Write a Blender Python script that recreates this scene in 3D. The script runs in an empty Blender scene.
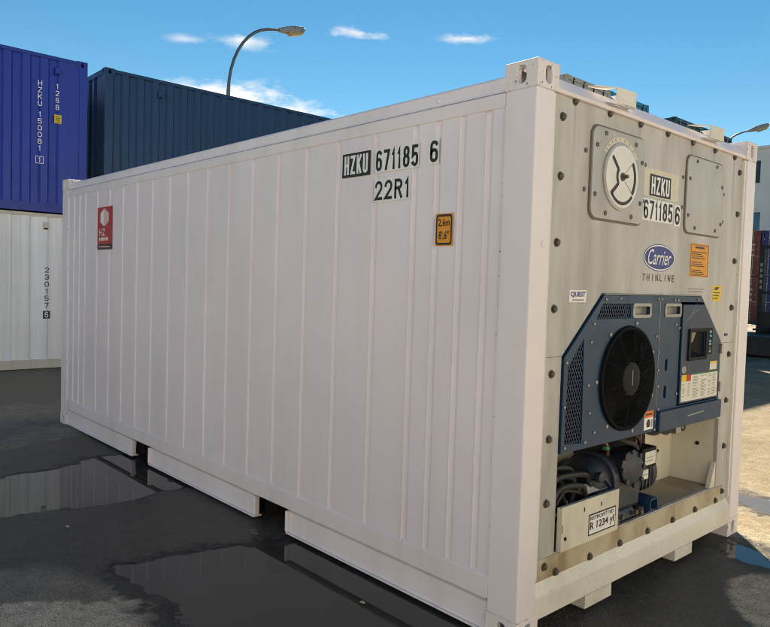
import bpy, bmesh, math, random
import numpy as np
from mathutils import Vector, Matrix
random.seed(7)
R = math.radians
SC = bpy.context.scene
COL = SC.collection

# ------------------------------------------------------------------ camera
cam_d = bpy.data.cameras.new('camera'); cam = bpy.data.objects.new('camera', cam_d); COL.objects.link(cam)
cr = Vector((0.67271086, 0.73928611, 0.03026786)); cu = Vector((-0.05313321, 0.00746535, 0.99855953)); cf = Vector((-0.73799523, 0.67335007, -0.04430266))
M = Matrix((cr, cu, -cf)).transposed().to_4x4(); M.translation = (1.821, -2.5011, 1.611)
cam.matrix_world = M
cam_d.sensor_fit = 'HORIZONTAL'; cam_d.sensor_width = 36; cam_d.lens = 36 * 702.38 / 770
cam_d.clip_start = 0.05; cam_d.clip_end = 6000
SC.camera = cam

# ------------------------------------------------------------------ sky, sun, exposure
SUN_EL, SUN_LON = 33.3, 133.0           # degrees; compass angle counted from +X
EXPOSURE = 1.43
w = bpy.data.worlds.new('World'); SC.world = w; w.use_nodes = True
nt = w.node_tree; N = nt.nodes; Lk = nt.links
for n in list(N): N.remove(n)
def nd(t, **kw):
    n = N.new(t)
    for k, v in kw.items(): setattr(n, k, v)
    return n
def lk(a, b): Lk.new(a, b)
def mth(op, a, b=None, clamp=False):
    n = nd('ShaderNodeMath', operation=op, use_clamp=clamp)
    for i, v in enumerate((a, b)):
        if v is None: continue
        if isinstance(v, (int, float)): n.inputs[i].default_value = v
        else: lk(v, n.inputs[i])
    return n.outputs[0]
sky = nd('ShaderNodeTexSky', sky_type='NISHITA', sun_disc=False)
sky.sun_elevation = R(SUN_EL); sky.sun_rotation = R(90 - SUN_LON)
sky.altitude = 300; sky.air_density = 0.9; sky.dust_density = 0.0; sky.ozone_density = 2.0
tc = nd('ShaderNodeTexCoord')
nrm = nd('ShaderNodeVectorMath', operation='NORMALIZE'); lk(tc.outputs['Generated'], nrm.inputs[0])
mp = nd('ShaderNodeMapping'); mp.inputs['Scale'].default_value = (1, 1, 2.6); lk(nrm.outputs[0], mp.inputs[0])
ns = nd('ShaderNodeTexNoise'); ns.inputs['Scale'].default_value = 15; ns.inputs['Detail'].default_value = 8; ns.inputs['Roughness'].default_value = .62
lk(mp.outputs[0], ns.inputs['Vector'])
def cloud(az, el, wa, wb, amp=1.0):
    c = Vector((math.cos(R(el)) * math.cos(R(az)), math.cos(R(el)) * math.sin(R(az)), math.sin(R(el))))
    a = Vector((math.sin(R(az)), -math.cos(R(az)), 0)); b = a.cross(c)
    def dot(v):
        n = nd('ShaderNodeVectorMath', operation='DOT_PRODUCT'); lk(nrm.outputs[0], n.inputs[0]); n.inputs[1].default_value = v; return n.outputs['Value']
    da = mth('DIVIDE', dot(a), wa); db = mth('DIVIDE', mth('SUBTRACT', dot(b), 0), wb)
    d = mth('SQRT', mth('ADD', mth('POWER', mth('ABSOLUTE', da), 2.0), mth('POWER', mth('ABSOLUTE', db), 2.0)))
    front = mth('GREATER_THAN', dot(c), 0.3)
    s = mth('ADD', mth('SUBTRACT', 1.0, d), mth('MULTIPLY', mth('SUBTRACT', ns.outputs['Fac'], .5), 4.6))
    core = mth('SUBTRACT', 1.0, mth('MULTIPLY', d, .62), clamp=True)
    m = mth('MULTIPLY', mth('MULTIPLY', mth('MULTIPLY', s, .9, clamp=True), core), front)
    return mth('MULTIPLY', m, amp, clamp=True)
CLOUDS = [  # azimuth, elevation, half-width, half-height (radians-ish), strength
    (150.0, 14.0, .11, .020, 1.15), (146.8, 13.1, .09, .017, 1.2),
    (149.4, 18.0, .040, .010, .65), (140.6, 19.1, .048, .009, .85), (131.6, 18.9, .042, .007, .75), (154.0, 17.7, .03, .006, .35),
    (188, 17, .12, .03, .9), (238, 17, .16, .04, .8), (300, 18, .15, .04, .9), (20, 16, .15, .04, .9), (78, 20, .10, .02, .8)]
tot = None
for c in CLOUDS:
    m = cloud(*c); tot = m if tot is None else mth('MAXIMUM', tot, m)
hs = nd('ShaderNodeHueSaturation'); hs.inputs['Saturation'].default_value = 1.36; hs.inputs['Hue'].default_value = .492; hs.inputs['Value'].default_value = 1.0
lk(sky.outputs[0], hs.inputs['Color'])
mix = nd('ShaderNodeMix', data_type='RGBA'); lk(tot, mix.inputs[0]); lk(hs.outputs[0], mix.inputs[6]); mix.inputs[7].default_value = (10.0, 10.0, 10.2, 1)
bg = nd('ShaderNodeBackground'); bg.inputs['Strength'].default_value = 0.051
lk(mix.outputs[2], bg.inputs['Color'])
wo = nd('ShaderNodeOutputWorld'); lk(bg.outputs[0], wo.inputs[0])

sun_d = bpy.data.lights.new('sun', 'SUN'); sun = bpy.data.objects.new('sun', sun_d); COL.objects.link(sun)
sun_d.energy = 5.0; sun_d.angle = R(.5); sun_d.color = (1.0, .965, .83)
sd = Vector((math.cos(R(SUN_EL)) * math.cos(R(SUN_LON)), math.cos(R(SUN_EL)) * math.sin(R(SUN_LON)), math.sin(R(SUN_EL))))
sun.rotation_euler = sd.to_track_quat('Z', 'Y').to_euler(); sun.location = (-8, 10, 20)
SC.view_settings.view_transform = 'Standard'; SC.view_settings.look = 'None'
SC.view_settings.exposure = EXPOSURE; SC.view_settings.gamma = 1.0; SC.view_settings.use_curve_mapping = False
SC.view_settings.use_white_balance = True; SC.view_settings.white_balance_temperature = 8200; SC.view_settings.white_balance_tint = 11   # camera balanced for the shade
SC.cycles.filter_width = 1.0; SC.cycles.max_bounces = 7; SC.cycles.diffuse_bounces = 4; SC.cycles.glossy_bounces = 3; SC.cycles.caustics_reflective = False; SC.cycles.caustics_refractive = False

# ------------------------------------------------------------------ helpers
class B:
    """collects shapes in one bmesh"""
    def __init__(s): s.bm = bmesh.new()
    def poly(s, pts):
        return s.bm.faces.new([s.bm.verts.new(p) for p in pts])
    def box(s, x0, x1, y0, y1, z0, z1):
        v = [s.bm.verts.new((x, y, z)) for x in (x0, x1) for y in (y0, y1) for z in (z0, z1)]
        for f in ((0, 1, 3, 2), (4, 6, 7, 5), (0, 4, 5, 1), (2, 3, 7, 6), (0, 2, 6, 4), (1, 5, 7, 3)): s.bm.faces.new([v[i] for i in f])
        return s
    def hexa(s, p):     # 8 points: bottom 4, top 4
        v = [s.bm.verts.new(q) for q in p]
        for f in ((3, 2, 1, 0), (4, 5, 6, 7), (0, 1, 5, 4), (1, 2, 6, 5), (2, 3, 7, 6), (3, 0, 4, 7)): s.bm.faces.new([v[i] for i in f])
        return s
    def tube(s, pts, r, n=8, caps=True):
        pts = [Vector(p) for p in pts]; rs = r if isinstance(r, (list, tuple)) else [r] * len(pts)
        rings = []; ref = None
        for i, p in enumerate(pts):
            t = (pts[min(i + 1, len(pts) - 1)] - pts[max(i - 1, 0)]).normalized()
            if ref is None: ref = t.orthogonal().normalized()
            a = (ref - t * ref.dot(t)).normalized(); ref = a; b = t.cross(a)
            rings.append([s.bm.verts.new(p + (a * math.cos(k * math.tau / n) + b * math.sin(k * math.tau / n)) * rs[i]) for k in range(n)])
        for q0, q1 in zip(rings, rings[1:]):
            for k in range(n): s.bm.faces.new((q0[k], q0[(k + 1) % n], q1[(k + 1) % n], q1[k]))
        if caps: s.bm.faces.new(rings[0][::-1]); s.bm.faces.new(rings[-1])
        return s
    def cyl(s, p0, p1, r, n=16): return s.tube([p0, p1], r, n)
    def lathe(s, prof, o, ax, n=24):    # prof: (dist along axis, radius)
        ax = Vector(ax).normalized(); a = ax.orthogonal().normalized(); b = ax.cross(a); o = Vector(o)
        rings = [[s.bm.verts.new(o + ax * d + (a * math.cos(k * math.tau / n) + b * math.sin(k * math.tau / n)) * max(r, 1e-4)) for k in range(n)] for d, r in prof]
        for q0, q1 in zip(rings, rings[1:]):
            for k in range(n): s.bm.faces.new((q0[k], q0[(k + 1) % n], q1[(k + 1) % n], q1[k]))
        s.bm.faces.new(rings[0][::-1]); s.bm.faces.new(rings[-1])
        return s
    def plate(s, outer, holes, t, F, back=True, cap=None):
        """flat piece with holes: 2-D loops, mapped by F(a, b, c); c = 0 is the front, thickness t goes to c = -t"""
        loops = [outer] + list(holes); tmp = bmesh.new(); tv = []
        es = []
        for lp in loops:
            vs = [tmp.verts.new((a, b, 0)) for a, b in lp]; tv += vs
            es += [tmp.edges.new((vs[i], vs[(i + 1) % len(vs)])) for i in range(len(vs))]
        tmp.verts.index_update()
        bmesh.ops.triangle_fill(tmp, use_beauty=True, use_dissolve=False, edges=es, normal=(0, 0, 1))
        tmp.verts.index_update()
        fr = [s.bm.verts.new(F(v.co.x, v.co.y, 0)) for v in tmp.verts]
        bk = [s.bm.verts.new(F(v.co.x, v.co.y, -t)) for v in tmp.verts]
        for f in tmp.faces:
            ix = [v.index for v in f.verts]
            s.bm.faces.new([fr[i] for i in ix])
            if back: s.bm.faces.new([bk[i] for i in reversed(ix)])
        k = 0
        for lp in loops:
            n = len(lp)
            for i in range(n): s.bm.faces.new((fr[k + i], fr[k + (i + 1) % n], bk[k + (i + 1) % n], bk[k + i]))
            k += n
        tmp.free(); return s
    def extr(s, prof, F, l0, l1):       # closed 2-D profile swept from l0 to l1, F(a, b, l)
        n = len(prof); q0 = [s.bm.verts.new(F(a, b, l0)) for a, b in prof]; q1 = [s.bm.verts.new(F(a, b, l1)) for a, b in prof]
        for i in range(n): s.bm.faces.new((q0[i], q0[(i + 1) % n], q1[(i + 1) % n], q1[i]))
        s.bm.faces.new(q0[::-1]); s.bm.faces.new(q1); return s
    def mesh(s, name, smooth=False):
        bmesh.ops.recalc_face_normals(s.bm, faces=s.bm.faces)
        me = bpy.data.meshes.new(name); s.bm.to_mesh(me); s.bm.free()
        if smooth:
            for p in me.polygons: p.use_smooth = True
            me.set_sharp_from_angle(angle=R(40))
        return me
    def build(s, name, m, parent=None, smooth=False, bevel=0, segs=2):
        return link(name, s.mesh(name, smooth), m, parent, bevel, segs)
def link(name, me, m, parent=None, bevel=0, segs=2):
    o = bpy.data.objects.new(name, me); COL.objects.link(o)
    if not me.materials: me.materials.append(m)
    if me.materials[0] is not m:
        o.material_slots[0].link = 'OBJECT'; o.material_slots[0].material = m
    if parent: o.parent = parent
    if bevel:
        b = o.modifiers.new('bevel', 'BEVEL'); b.width = bevel; b.segments = segs; b.limit_method = 'ANGLE'; b.angle_limit = R(35); b.harden_normals = False
    return o
def tag(o, label, cat, group=None):
    o['label'] = label; o['category'] = cat
    if group: o['group'] = group
    return o
def struct(o, kind='structure'): o['kind'] = kind; return o
def thing(name, label, cat, loc=(0, 0, 0), rz=0, group=None):
    o = bpy.data.objects.new(name, None); COL.objects.link(o); o.location = loc; o.rotation_euler.z = rz; o.empty_display_size = .3
    return tag(o, label, cat, group)
def rrect(a0, a1, b0, b1, r, n=5):
    out = []
    for cx, cy, s in ((a1 - r, b1 - r, 0), (a0 + r, b1 - r, 90), (a0 + r, b0 + r, 180), (a1 - r, b0 + r, 270)):
        for k in range(n + 1):
            t = R(s + 90 * k / n); out.append((cx + r * math.cos(t), cy + r * math.sin(t)))
    return out
def ell(a, b, ra, rb=None, n=32, t0=0): rb = rb or ra; return [(a + ra * math.cos(t0 + k * math.tau / n), b + rb * math.sin(t0 + k * math.tau / n)) for k in range(n)]
def rect(a0, a1, b0, b1): return [(a0, b0), (a1, b0), (a1, b1), (a0, b1)]
def EX(x): return lambda a, b, c: (x + c, a, b)               # end face (y, z), outward +x
def SX(y): return lambda a, b, c: (a, y - c, b)               # long side (x, z), outward -y

# ---- lettering
def text_faces(s, bold=0.0, shear=0.0):
    cu_ = bpy.data.curves.new('lettering', 'FONT'); cu_.body = s; cu_.size = 1; cu_.offset = bold; cu_.shear = shear; cu_.fill_mode = 'FRONT'; cu_.resolution_u = 3
    o = bpy.data.objects.new('lettering', cu_); COL.objects.link(o)
    dg = bpy.context.evaluated_depsgraph_get(); me = bpy.data.meshes.new_from_object(o.evaluated_get(dg))
    bpy.data.objects.remove(o); bpy.data.curves.remove(cu_)
    v = np.array([tuple(q.co) for q in me.vertices]).reshape(-1, 3); f = [tuple(p.vertices) for p in me.polygons]
    bpy.data.meshes.remove(me)
    mn = v.min(0); mx = v.max(0); v = (v - mn) / np.maximum(mx - mn, 1e-6)
    return v, f
def add_text(b, s, box, F, bold=0.02, shear=0.0):
    v, f = text_faces(s, bold, shear); a0, a1, b0, b1 = box
    vs = [b.bm.verts.new(F(a0 + (a1 - a0) * q[0], b0 + (b1 - b0) * q[1], 0)) for q in v]
    for t in f:
        try: b.bm.faces.new([vs[i] for i in t])
        except ValueError: pass
def _ea(cu_, cv, ru, rv, a0, a1, n=7): return [(cu_ + ru * math.cos(R(a0 + (a1 - a0) * i / n)), cv + rv * math.sin(R(a0 + (a1 - a0) * i / n))) for i in range(n + 1)]
def glyph(ch, k):       # centre lines of plain condensed capitals and digits in a unit box; k = corner height
    k = min(k, .27); h = min(k, .22)
    return {
        '0': [_ea(.5, 1 - k, .5, k, 0, 180) + _ea(.5, k, .5, k, 180, 360) + [(1, 1 - k)]],
        '1': [[(.12, .80), (.62, 1), (.62, 0)]],
        '2': [_ea(.5, 1 - k, .5, k, 175, 0) + [(1, .70), (.92, .55), (0, 0), (1, 0)]],
        '3': [_ea(.5, 1 - k, .5, k, 170, 0) + [(1, .66), (.80, .54), (.35, .54)], [(.35, .53), (.80, .53), (1, .40)] + _ea(.5, k, .5, k, 0, -170)],
        '4': [[(.74, 0), (.74, 1), (0, .28), (1, .28)]],
        '5': [[(.95, 1), (.08, 1), (.02, .50)] + _ea(.5, .60 - k, .5, k, 128, 0) + _ea(.5, k, .5, k, 0, -155)],
        '6': [_ea(.5, 1 - k, .5, k, 28, 180) + _ea(.5, k, .5, k, 180, 360) + _ea(.5, .58 - k, .5, k, 0, 172)],
        '7': [[(0, 1), (1, 1), (.34, 0)]],
        '8': [_ea(.5, 1 - h, .44, h, 0, 180) + _ea(.5, .54 + h, .44, h, 180, 360) + [(.94, 1 - h)], _ea(.5, .54 - h, .5, h, 0, 180) + _ea(.5, h, .5, h, 180, 360) + [(1, .54 - h)]],
        'H': [[(0, 0), (0, 1)], [(1, 0), (1, 1)], [(0, .5), (1, .5)]], 'Z': [[(0, 1), (1, 1), (0, 0), (1, 0)]],
        'K': [[(0, 0), (0, 1)], [(1, 1), (.06, .42)], [(.30, .60), (1, 0)]], 'U': [[(0, 1)] + _ea(.5, k, .5, k, 180, 360) + [(1, 1)]],
        'R': [[(0, 0), (0, 1)] + _ea(.55, .77, .45, .23, 90, -90) + [(0, .54)], [(.52, .54), (1, 0)]]}.get(ch)
def add_glyph(b, ch, box, F, st):
    a0, a1, b0, b1 = box; W_, H_ = a1 - a0 - st, b1 - b0 - st
    g = glyph(ch, .5 * max(W_, .3 * H_) / H_)
    if g is None: return add_text(b, ch, box, F, .02)
    for j, path in enumerate(g):
        P = [Vector((a0 + st / 2 + u * W_, b0 + st / 2 + v * H_)) for u, v in path]
        P = [p for i, p in enumerate(P) if i == 0 or (p - P[i - 1]).length > 1e-5]
        closed = (P[0] - P[-1]).length < 1e-4
        if not closed:
            P[0] = P[0] + (P[0] - P[1]).normalized() * st * .5; P[-1] = P[-1] + (P[-1] - P[-2]).normalized() * st * .5
        ring = []
        for i, p in enumerate(P):
            if closed: d0, d1 = (p - P[i - 1 if i else -2]).normalized(), (P[(i + 1) if i < len(P) - 1 else 1] - p).normalized()
            else: d0 = (p - P[i - 1]).normalized() if i else None; d1 = (P[i + 1] - p).normalized() if i < len(P) - 1 else None
            d0 = d0 or d1; d1 = d1 or d0; n0 = Vector((-d0.y, d0.x)); n1 = Vector((-d1.y, d1.x)); m_ = n0 + n1
            if m_.length < .2: m_ = n1
            m_.normalize(); off = m_ * (st / 2) / max(m_.dot(n1), .42)
            ring.append((b.bm.verts.new(F(p.x + off.x, p.y + off.y, j * .0001)), b.bm.verts.new(F(p.x - off.x, p.y - off.y, j * .0001))))
        for q0, q1 in zip(ring, ring[1:]): b.bm.faces.new((q0[0], q0[1], q1[1], q1[0]))
def marking(name, s, box, F, m, parent, st=None, gap=.28):
    b = B(); a0, a1, b0, b1 = box; ws = [.62 if c == '1' else 1.0 for c in s]; u = (a1 - a0) / (sum(ws) + gap * (len(s) - 1)); x = a0
    for c, wd in zip(s, ws):
        add_glyph(b, c, (x, x + wd * u, b0, b1), F, st or (b1 - b0) * .155); x += (wd + gap) * u
    me = bpy.data.meshes.new(name); b.bm.to_mesh(me); b.bm.free()
    return link(name, me, m, parent)
def text(name, s, box, F, m, parent, bold=0.02, shear=0.0):
    if all(glyph(c, .2) for c in s): return marking(name, s, box, F, m, parent)
    b = B(); add_text(b, s, box, F, bold, shear)
    me = bpy.data.meshes.new(name); b.bm.to_mesh(me); b.bm.free()
    return link(name, me, m, parent)
NARROW = {'1': .45, 'I': .3, ' ': .5}
def vtext(name, s, a, top, wd, h, gap, F, m, parent, bold=0.03):
    b = B(); z = top
    for ch in s:
        if ch != ' ':
            k = wd * (.7 if ch == '1' else 1.0); add_glyph(b, ch, (a - k * .38, a + k * .38, z - h, z), F, h * .145)
        z -= (h + gap) * (.6 if ch == ' ' else 1)
    me = bpy.data.meshes.new(name); b.bm.to_mesh(me); b.bm.free()
    return link(name, me, m, parent)

# ------------------------------------------------------------------ materials
def mat(name):
    m = bpy.data.materials.new(name); m.use_nodes = True
    t = m.node_tree; p = t.nodes['Principled BSDF']
    return m, t, p
def tn(t, typ, **kw):
    n = t.nodes.new(typ)
    for k, v in kw.items():
        if k in n.inputs: n.inputs[k].default_value = v
        else: setattr(n, k, v)
    return n
def tex_noise(t, scale, detail=4, rough=.55, stretch=(1, 1, 1), coord='Object', world=False):
    if world: c = tn(t, 'ShaderNodeNewGeometry').outputs['Position']
    else: c = tn(t, 'ShaderNodeTexCoord').outputs[coord]
    mpn = tn(t, 'ShaderNodeMapping'); mpn.inputs['Scale'].default_value = stretch; t.links.new(c, mpn.inputs[0])
    n = tn(t, 'ShaderNodeTexNoise', Scale=scale, Detail=detail, Roughness=rough); t.links.new(mpn.outputs[0], n.inputs['Vector'])
    return n.outputs['Fac']
def ramp(t, fac, stops):
    n = tn(t, 'ShaderNodeValToRGB'); e = n.color_ramp.elements
    while len(e) < len(stops): e.new(.5)
    for q, (pos, c) in zip(e, stops):
        q.position = pos; q.color = (c, c, c, 1) if isinstance(c, (int, float)) else (*c, 1)
    t.links.new(fac, n.inputs[0]); return n.outputs[0]
def mixc(t, fac, a, b, mode='MIX'):
    n = tn(t, 'ShaderNodeMix', data_type='RGBA', blend_type=mode)
    for i, v in ((0, fac), (6, a), (7, b)):
        if isinstance(v, (int, float)): n.inputs[i].default_value = v
        elif isinstance(v, tuple): n.inputs[i].default_value = (*v, 1)
        else: t.links.new(v, n.inputs[i])
    return n.outputs[2]
def bump(t, p, h, strength, dist=.01, chain=None):
    n = tn(t, 'ShaderNodeBump', Strength=strength, Distance=dist); t.links.new(h, n.inputs['Height'])
    if chain is not None: t.links.new(chain, n.inputs['Normal'])
    t.links.new(n.outputs[0], p.inputs['Normal']); return n.outputs[0]
def paint(name, col, rough=.42, dirt=(.25, .22, .19), amt=.35, streak=(2.2, 2.2, .35), scale=2.2, lo=.48, hi=.8, chips=None, metal=0, wavy=.05, spec=.5, chipcol=(.05, .04, .035)):
    m, t, p = mat(name)
    a = tex_noise(t, scale, 6, .62, streak); f = ramp(t, a, ((lo, 0.0), (hi, amt)))
    c = mixc(t, f, col, dirt)
    big = ramp(t, tex_noise(t, .9, 3, .5), ((.3, .93), (.7, 1.04))); c = mixc(t, 1.0, c, big, 'MULTIPLY')
    if chips:
        s = ramp(t, tex_noise(t, chips[0], 5, .7), ((chips[1], 0.0), (chips[1] + .03, 1.0))); c = mixc(t, s, c, chipcol)
    t.links.new(c, p.inputs['Base Color'])
    rr = ramp(t, tex_noise(t, 6, 4), ((.3, rough * .85), (.75, min(1, rough * 1.35)))); t.links.new(rr, p.inputs['Roughness'])
    p.inputs['Metallic'].default_value = metal; p.inputs['Specular IOR Level'].default_value = spec
    if wavy: bump(t, p, tex_noise(t, 2.5, 2, .4), wavy, .05)
    return m
def flat(name, col, rough=.6, metal=0, var=.15, scale=30):
    m, t, p = mat(name)
    f = ramp(t, tex_noise(t, scale, 3), ((.3, 1 - var), (.7, 1 + var * .3))); t.links.new(mixc(t, 1.0, col, f, 'MULTIPLY'), p.inputs['Base Color'])
    p.inputs['Roughness'].default_value = rough; p.inputs['Metallic'].default_value = metal
    return m
MT = {}
MT['white'] = paint('white_paint', (.785, .730, .785), .36, (.52, .44, .42), .16, wavy=.10, chips=(48, .79), chipcol=(.30, .22, .17))
MT['sheet'] = paint('white_sheet_paint', (.785, .724, .795), .36, (.52, .43, .43), .16, wavy=.12, chips=(48, .79), chipcol=(.30, .22, .17))
MT['rail'] = paint('white_rail_paint', (.785, .728, .785), .36, (.40, .34, .29), .25, chips=(70, .745))
MT['castwhite'] = paint('worn_white_casting_paint', (.765, .715, .745), .5, (.35, .28, .22), .45, chips=(48, .61))
MT['sill'] = paint('chipped_cream_sill_paint', (.76, .73, .67), .45, (.33, .26, .18), .40, streak=(1, 1, 1), chips=(120, .63))
MT['beige'] = paint('grimy_cream_panel', (.53, .52, .52), .48, (.20, .18, .16), .64, streak=(1.5, 2.2, .45), scale=2.2, lo=.40, hi=.76, chips=(26, .80), wavy=.04, chipcol=(.8, .77, .7))
def bolt_runs(m, y0, step, top, reach, amt):
    t = m.node_tree; p = t.nodes['Principled BSDF']; old = p.inputs['Base Color'].links[0].from_socket
    sp = tn(t, 'ShaderNodeSeparateXYZ'); t.links.new(tn(t, 'ShaderNodeTexCoord').outputs['Object'], sp.inputs[0])
    def mm(op, a, b=None, clamp=False):
        n = tn(t, 'ShaderNodeMath', operation=op, use_clamp=clamp)
        for i, v in enumerate((a, b)):
            if v is None: continue
            if isinstance(v, (int, float)): n.inputs[i].default_value = v
            else: t.links.new(v, n.inputs[i])
        return n.outputs[0]
    u = mm('MULTIPLY', mm('ABSOLUTE', mm('SUBTRACT', mm('FRACT', mm('ADD', mm('DIVIDE', mm('SUBTRACT', sp.outputs['Y'], y0), step), .5)), .5)), step)
    wob = mm('MULTIPLY', mm('SUBTRACT', tex_noise(t, 9, 4, .6, (1, 1, .5)), .5), .05)
    line = mm('SUBTRACT', 1.0, mm('DIVIDE', mm('ABSOLUTE', mm('ADD', u, wob)), .016), True)
    fade = mm('MULTIPLY', mm('SUBTRACT', 1.0, mm('DIVIDE', mm('SUBTRACT', top, sp.outputs['Z']), reach), True), mm('GREATER_THAN', top, sp.outputs['Z']))
    var = ramp(t, tex_noise(t, 4, 3, .5, (1, 1, .3)), ((.38, 0.0), (.62, 1.0)))
    f = mm('MULTIPLY', mm('MULTIPLY', mm('MULTIPLY', line, fade), var), amt)
    t.links.new(mixc(t, f, old, (.10, .085, .07)), p.inputs['Base Color'])
bolt_runs(MT['beige'], .336, .3023, 2.468, .55, .75)
MT['beige2'] = paint('grimy_cream_hatch', (.475, .47, .475), .48, (.22, .205, .185), .50, streak=(3, 3, .8), scale=2.6, lo=.40, hi=.8, chips=(30, .77), wavy=.03, chipcol=(.8, .77, .7))
MT['silldirt'] = paint('stained_sill_plate', (.50, .44, .33), .55, (.20, .115, .045), .85, streak=(1, 1.4, 1), scale=3, lo=.42, hi=.72, chips=(20, .72))
MT['floor'] = paint('dusty_bay_floor', (.36, .29, .21), .75, (.16, .11, .07), .7, streak=(1, 1, 1), scale=6)
MT['baywall'] = paint('bay_wall_paint', (.66, .62, .53), .5, (.30, .26, .2), .5, streak=(1, 1.5, .8), scale=3)
MT['navy'] = paint('navy_unit_paint', (.002, .033, .092), .38, (.030, .065, .09), .45, streak=(2, 4, .5), scale=3, lo=.5, hi=.85, chips=(60, .77), chipcol=(.3, .33, .36))
MT['navydark'] = paint('dark_navy_paint', (.002, .020, .070), .34, (.03, .06, .09), .30, streak=(2, 3, .7), scale=4, chips=(60, .77), chipcol=(.2, .22, .24))
MT['compr'] = paint('compressor_paint', (.003, .013, .034), .42, (.09, .07, .05), .42, streak=(1, 1, 1), scale=7, lo=.42, hi=.75)
MT['black'] = flat('black_plastic', (.004, .0045, .006), .62); MT['black'].node_tree.nodes['Principled BSDF'].inputs['Specular IOR Level'].default_value = .25
MT['gasket'] = flat('brown_gasket', (.14, .125, .105), .6); MT['guard'] = flat('dark_grey_wire', (.004, .005, .007), .75); MT['guard'].node_tree.nodes['Principled BSDF'].inputs['Specular IOR Level'].default_value = .15; MT['dial'] = flat('pale_dial_paint', (.74, .73, .71), .45, 0, .1, 8)
MT['footworn'] = paint('scraped_foot_paint', (.70, .66, .60), .6, (.25, .2, .15), .5, streak=(1, 1, 1), chips=(140, .60))
MT['rubber'] = flat('black_rubber', (.022, .021, .020), .62)
MT['dark'] = flat('dark_void', (.008, .008, .009), .9)
MT['bolt'] = flat('dark_bolt_steel', (.11, .10, .088), .5, .3, .4)
MT['screw'] = flat('zinc_screw', (.30, .30, .28), .42, .6, .3)
MT['steel'] = flat('grey_steel', (.36, .36, .35), .4, .7, .2)
MT['stickblack'] = flat('black_vinyl', (.010, .010, .012), .5, 0, .1)
MT['stickwhite'] = flat('white_vinyl', (.80, .80, .82), .5, 0, .06)
MT['stickcream'] = flat('old_cream_patch', (.66, .60, .50), .55, 0, .1)
MT['red'] = flat('red_vinyl', (.46, .030, .025), .5, 0, .12)
MT['darkred'] = flat('dark_red_vinyl', (.055, .012, .014), .5, 0, .1)
MT['pink'] = flat('pale_pink_vinyl', (.72, .50, .52), .5, 0, .1)
MT['orange'] = flat('orange_vinyl', (.74, .30, .025), .5, 0, .08)
MT['yellow'] = flat('yellow_vinyl', (.78, .52, .02), .5, 0, .08)
MT['warnorange'] = flat('warning_orange_vinyl', (.75, .17, .03), .5, 0, .08)
MT['logoblue'] = flat('logo_blue_vinyl', (.018, .028, .21), .4, 0, .1)
MT['greyprint'] = flat('grey_print', (.30, .29, .28), .6, 0, .1)
MT['printdark'] = flat('dark_print', (.06, .06, .065), .6, 0, .1)
MT['green'] = flat('green_print', (.03, .16, .06), .5)
MT['cyan'] = flat('cyan_keypad', (.06, .40, .62), .4)
MT['screen'] = flat('display_face', (.20, .19, .16), .25)
MT['label'] = flat('paper_label', (.70, .69, .64), .6, 0, .12)

# ------------------------------------------------------------------ ground, puddles and a shade stripe laid as water
rng = np.random.default_rng(3)
NG = rng.random((64, 64))
def vnoise(x, y):
    xi = np.floor(x).astype(int); yi = np.floor(y).astype(int); fx = x - xi; fy = y - yi
    fx = fx * fx * (3 - 2 * fx); fy = fy * fy * (3 - 2 * fy); g = lambda a, b: NG[a % 64, b % 64]
    return (g(xi, yi) * (1 - fx) + g(xi + 1, yi) * fx) * (1 - fy) + (g(xi, yi + 1) * (1 - fx) + g(xi + 1, yi + 1) * fx) * fy
def fbm(x, y, o=4):
    s = 0; a = .5
    for k in range(o): s = s + a * vnoise(x * 2 ** k + 13.7 * k, y * 2 ** k + 7.1 * k); a *= .5
    return s / (1 - .5 ** o) - .5
def sdf(P, X, Y):       # negative inside
    P = np.array(P, float); d = np.full(X.shape, 1e9); ins = np.zeros(X.shape, bool); n = len(P)
    for i in range(n):
        a = P[i]; b = P[(i + 1) % n]; e = b - a; wx = X - a[0]; wy = Y - a[1]
        t = np.clip((wx * e[0] + wy * e[1]) / (e @ e), 0, 1); d = np.minimum(d, np.hypot(wx - e[0] * t, wy - e[1] * t))
        c = ((a[1] > Y) != (b[1] > Y)) & (X < (b[0] - a[0]) * (Y - a[1]) / (b[1] - a[1] + 1e-12) + a[0]); ins ^= c
    return np.where(ins, -d, d)
def sstep(a, b, v): t = np.clip((v - a) / (b - a), 0, 1); return t * t * (3 - 2 * t)
def axis(fine0, fine1, step, reach):
    a = list(np.arange(fine0, fine1 + 1e-6, step)); s = step
    hi = a[-1]; lo = a[0]; up = []; dn = []
    while hi < reach: s = min(s * 1.12, 120); hi += s; up.append(hi)
    s = step
    while lo > -reach: s = min(s * 1.12, 120); lo -= s; dn.append(lo)
    return np.array(dn[::-1] + a + up)
gx = axis(-5.6, 1.2, .02, 2500); gy = axis(-1.9, 3.7, .02, 2500)
GX, GY = np.meshgrid(gx, gy, indexing='ij')
PUD_SHADE = [
    [(-4.163, -1.0), (-4.238, -.6), (-4.391, -.363), (-4.41, -.176), (-4.42, .06), (-3.1, .06), (-3.1, -.30), (-3.03, -.495), (-3.092, -.957), (-3.2, -1.3), (-3.5, -1.5), (-3.9, -1.3)],
    [(-1.99, -1.0), (-1.952, -.86), (-1.914, -.49), (-1.80, -.25), (-1.62, .06), (.10, .10), (.10, -1.2), (-1.0, -1.35), (-1.111, -1.03), (-1.472, -1.0), (-1.753, -1.04)],
    [(.02, 2.29), (.14, 2.25), (.36, 2.13), (.60, 1.97), (.46, 1.88), (.30, 1.90), (.15, 1.93), (.03, 2.02)],
    [(-.75, 3.55), (-.40, 3.49), (-.13, 3.42), (.3, 3.34), (.35, 2.95), (.0, 3.03), (-.27, 3.14), (-.70, 3.24)]]  # last outline: a blue shadow stripe laid as a water strip
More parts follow.
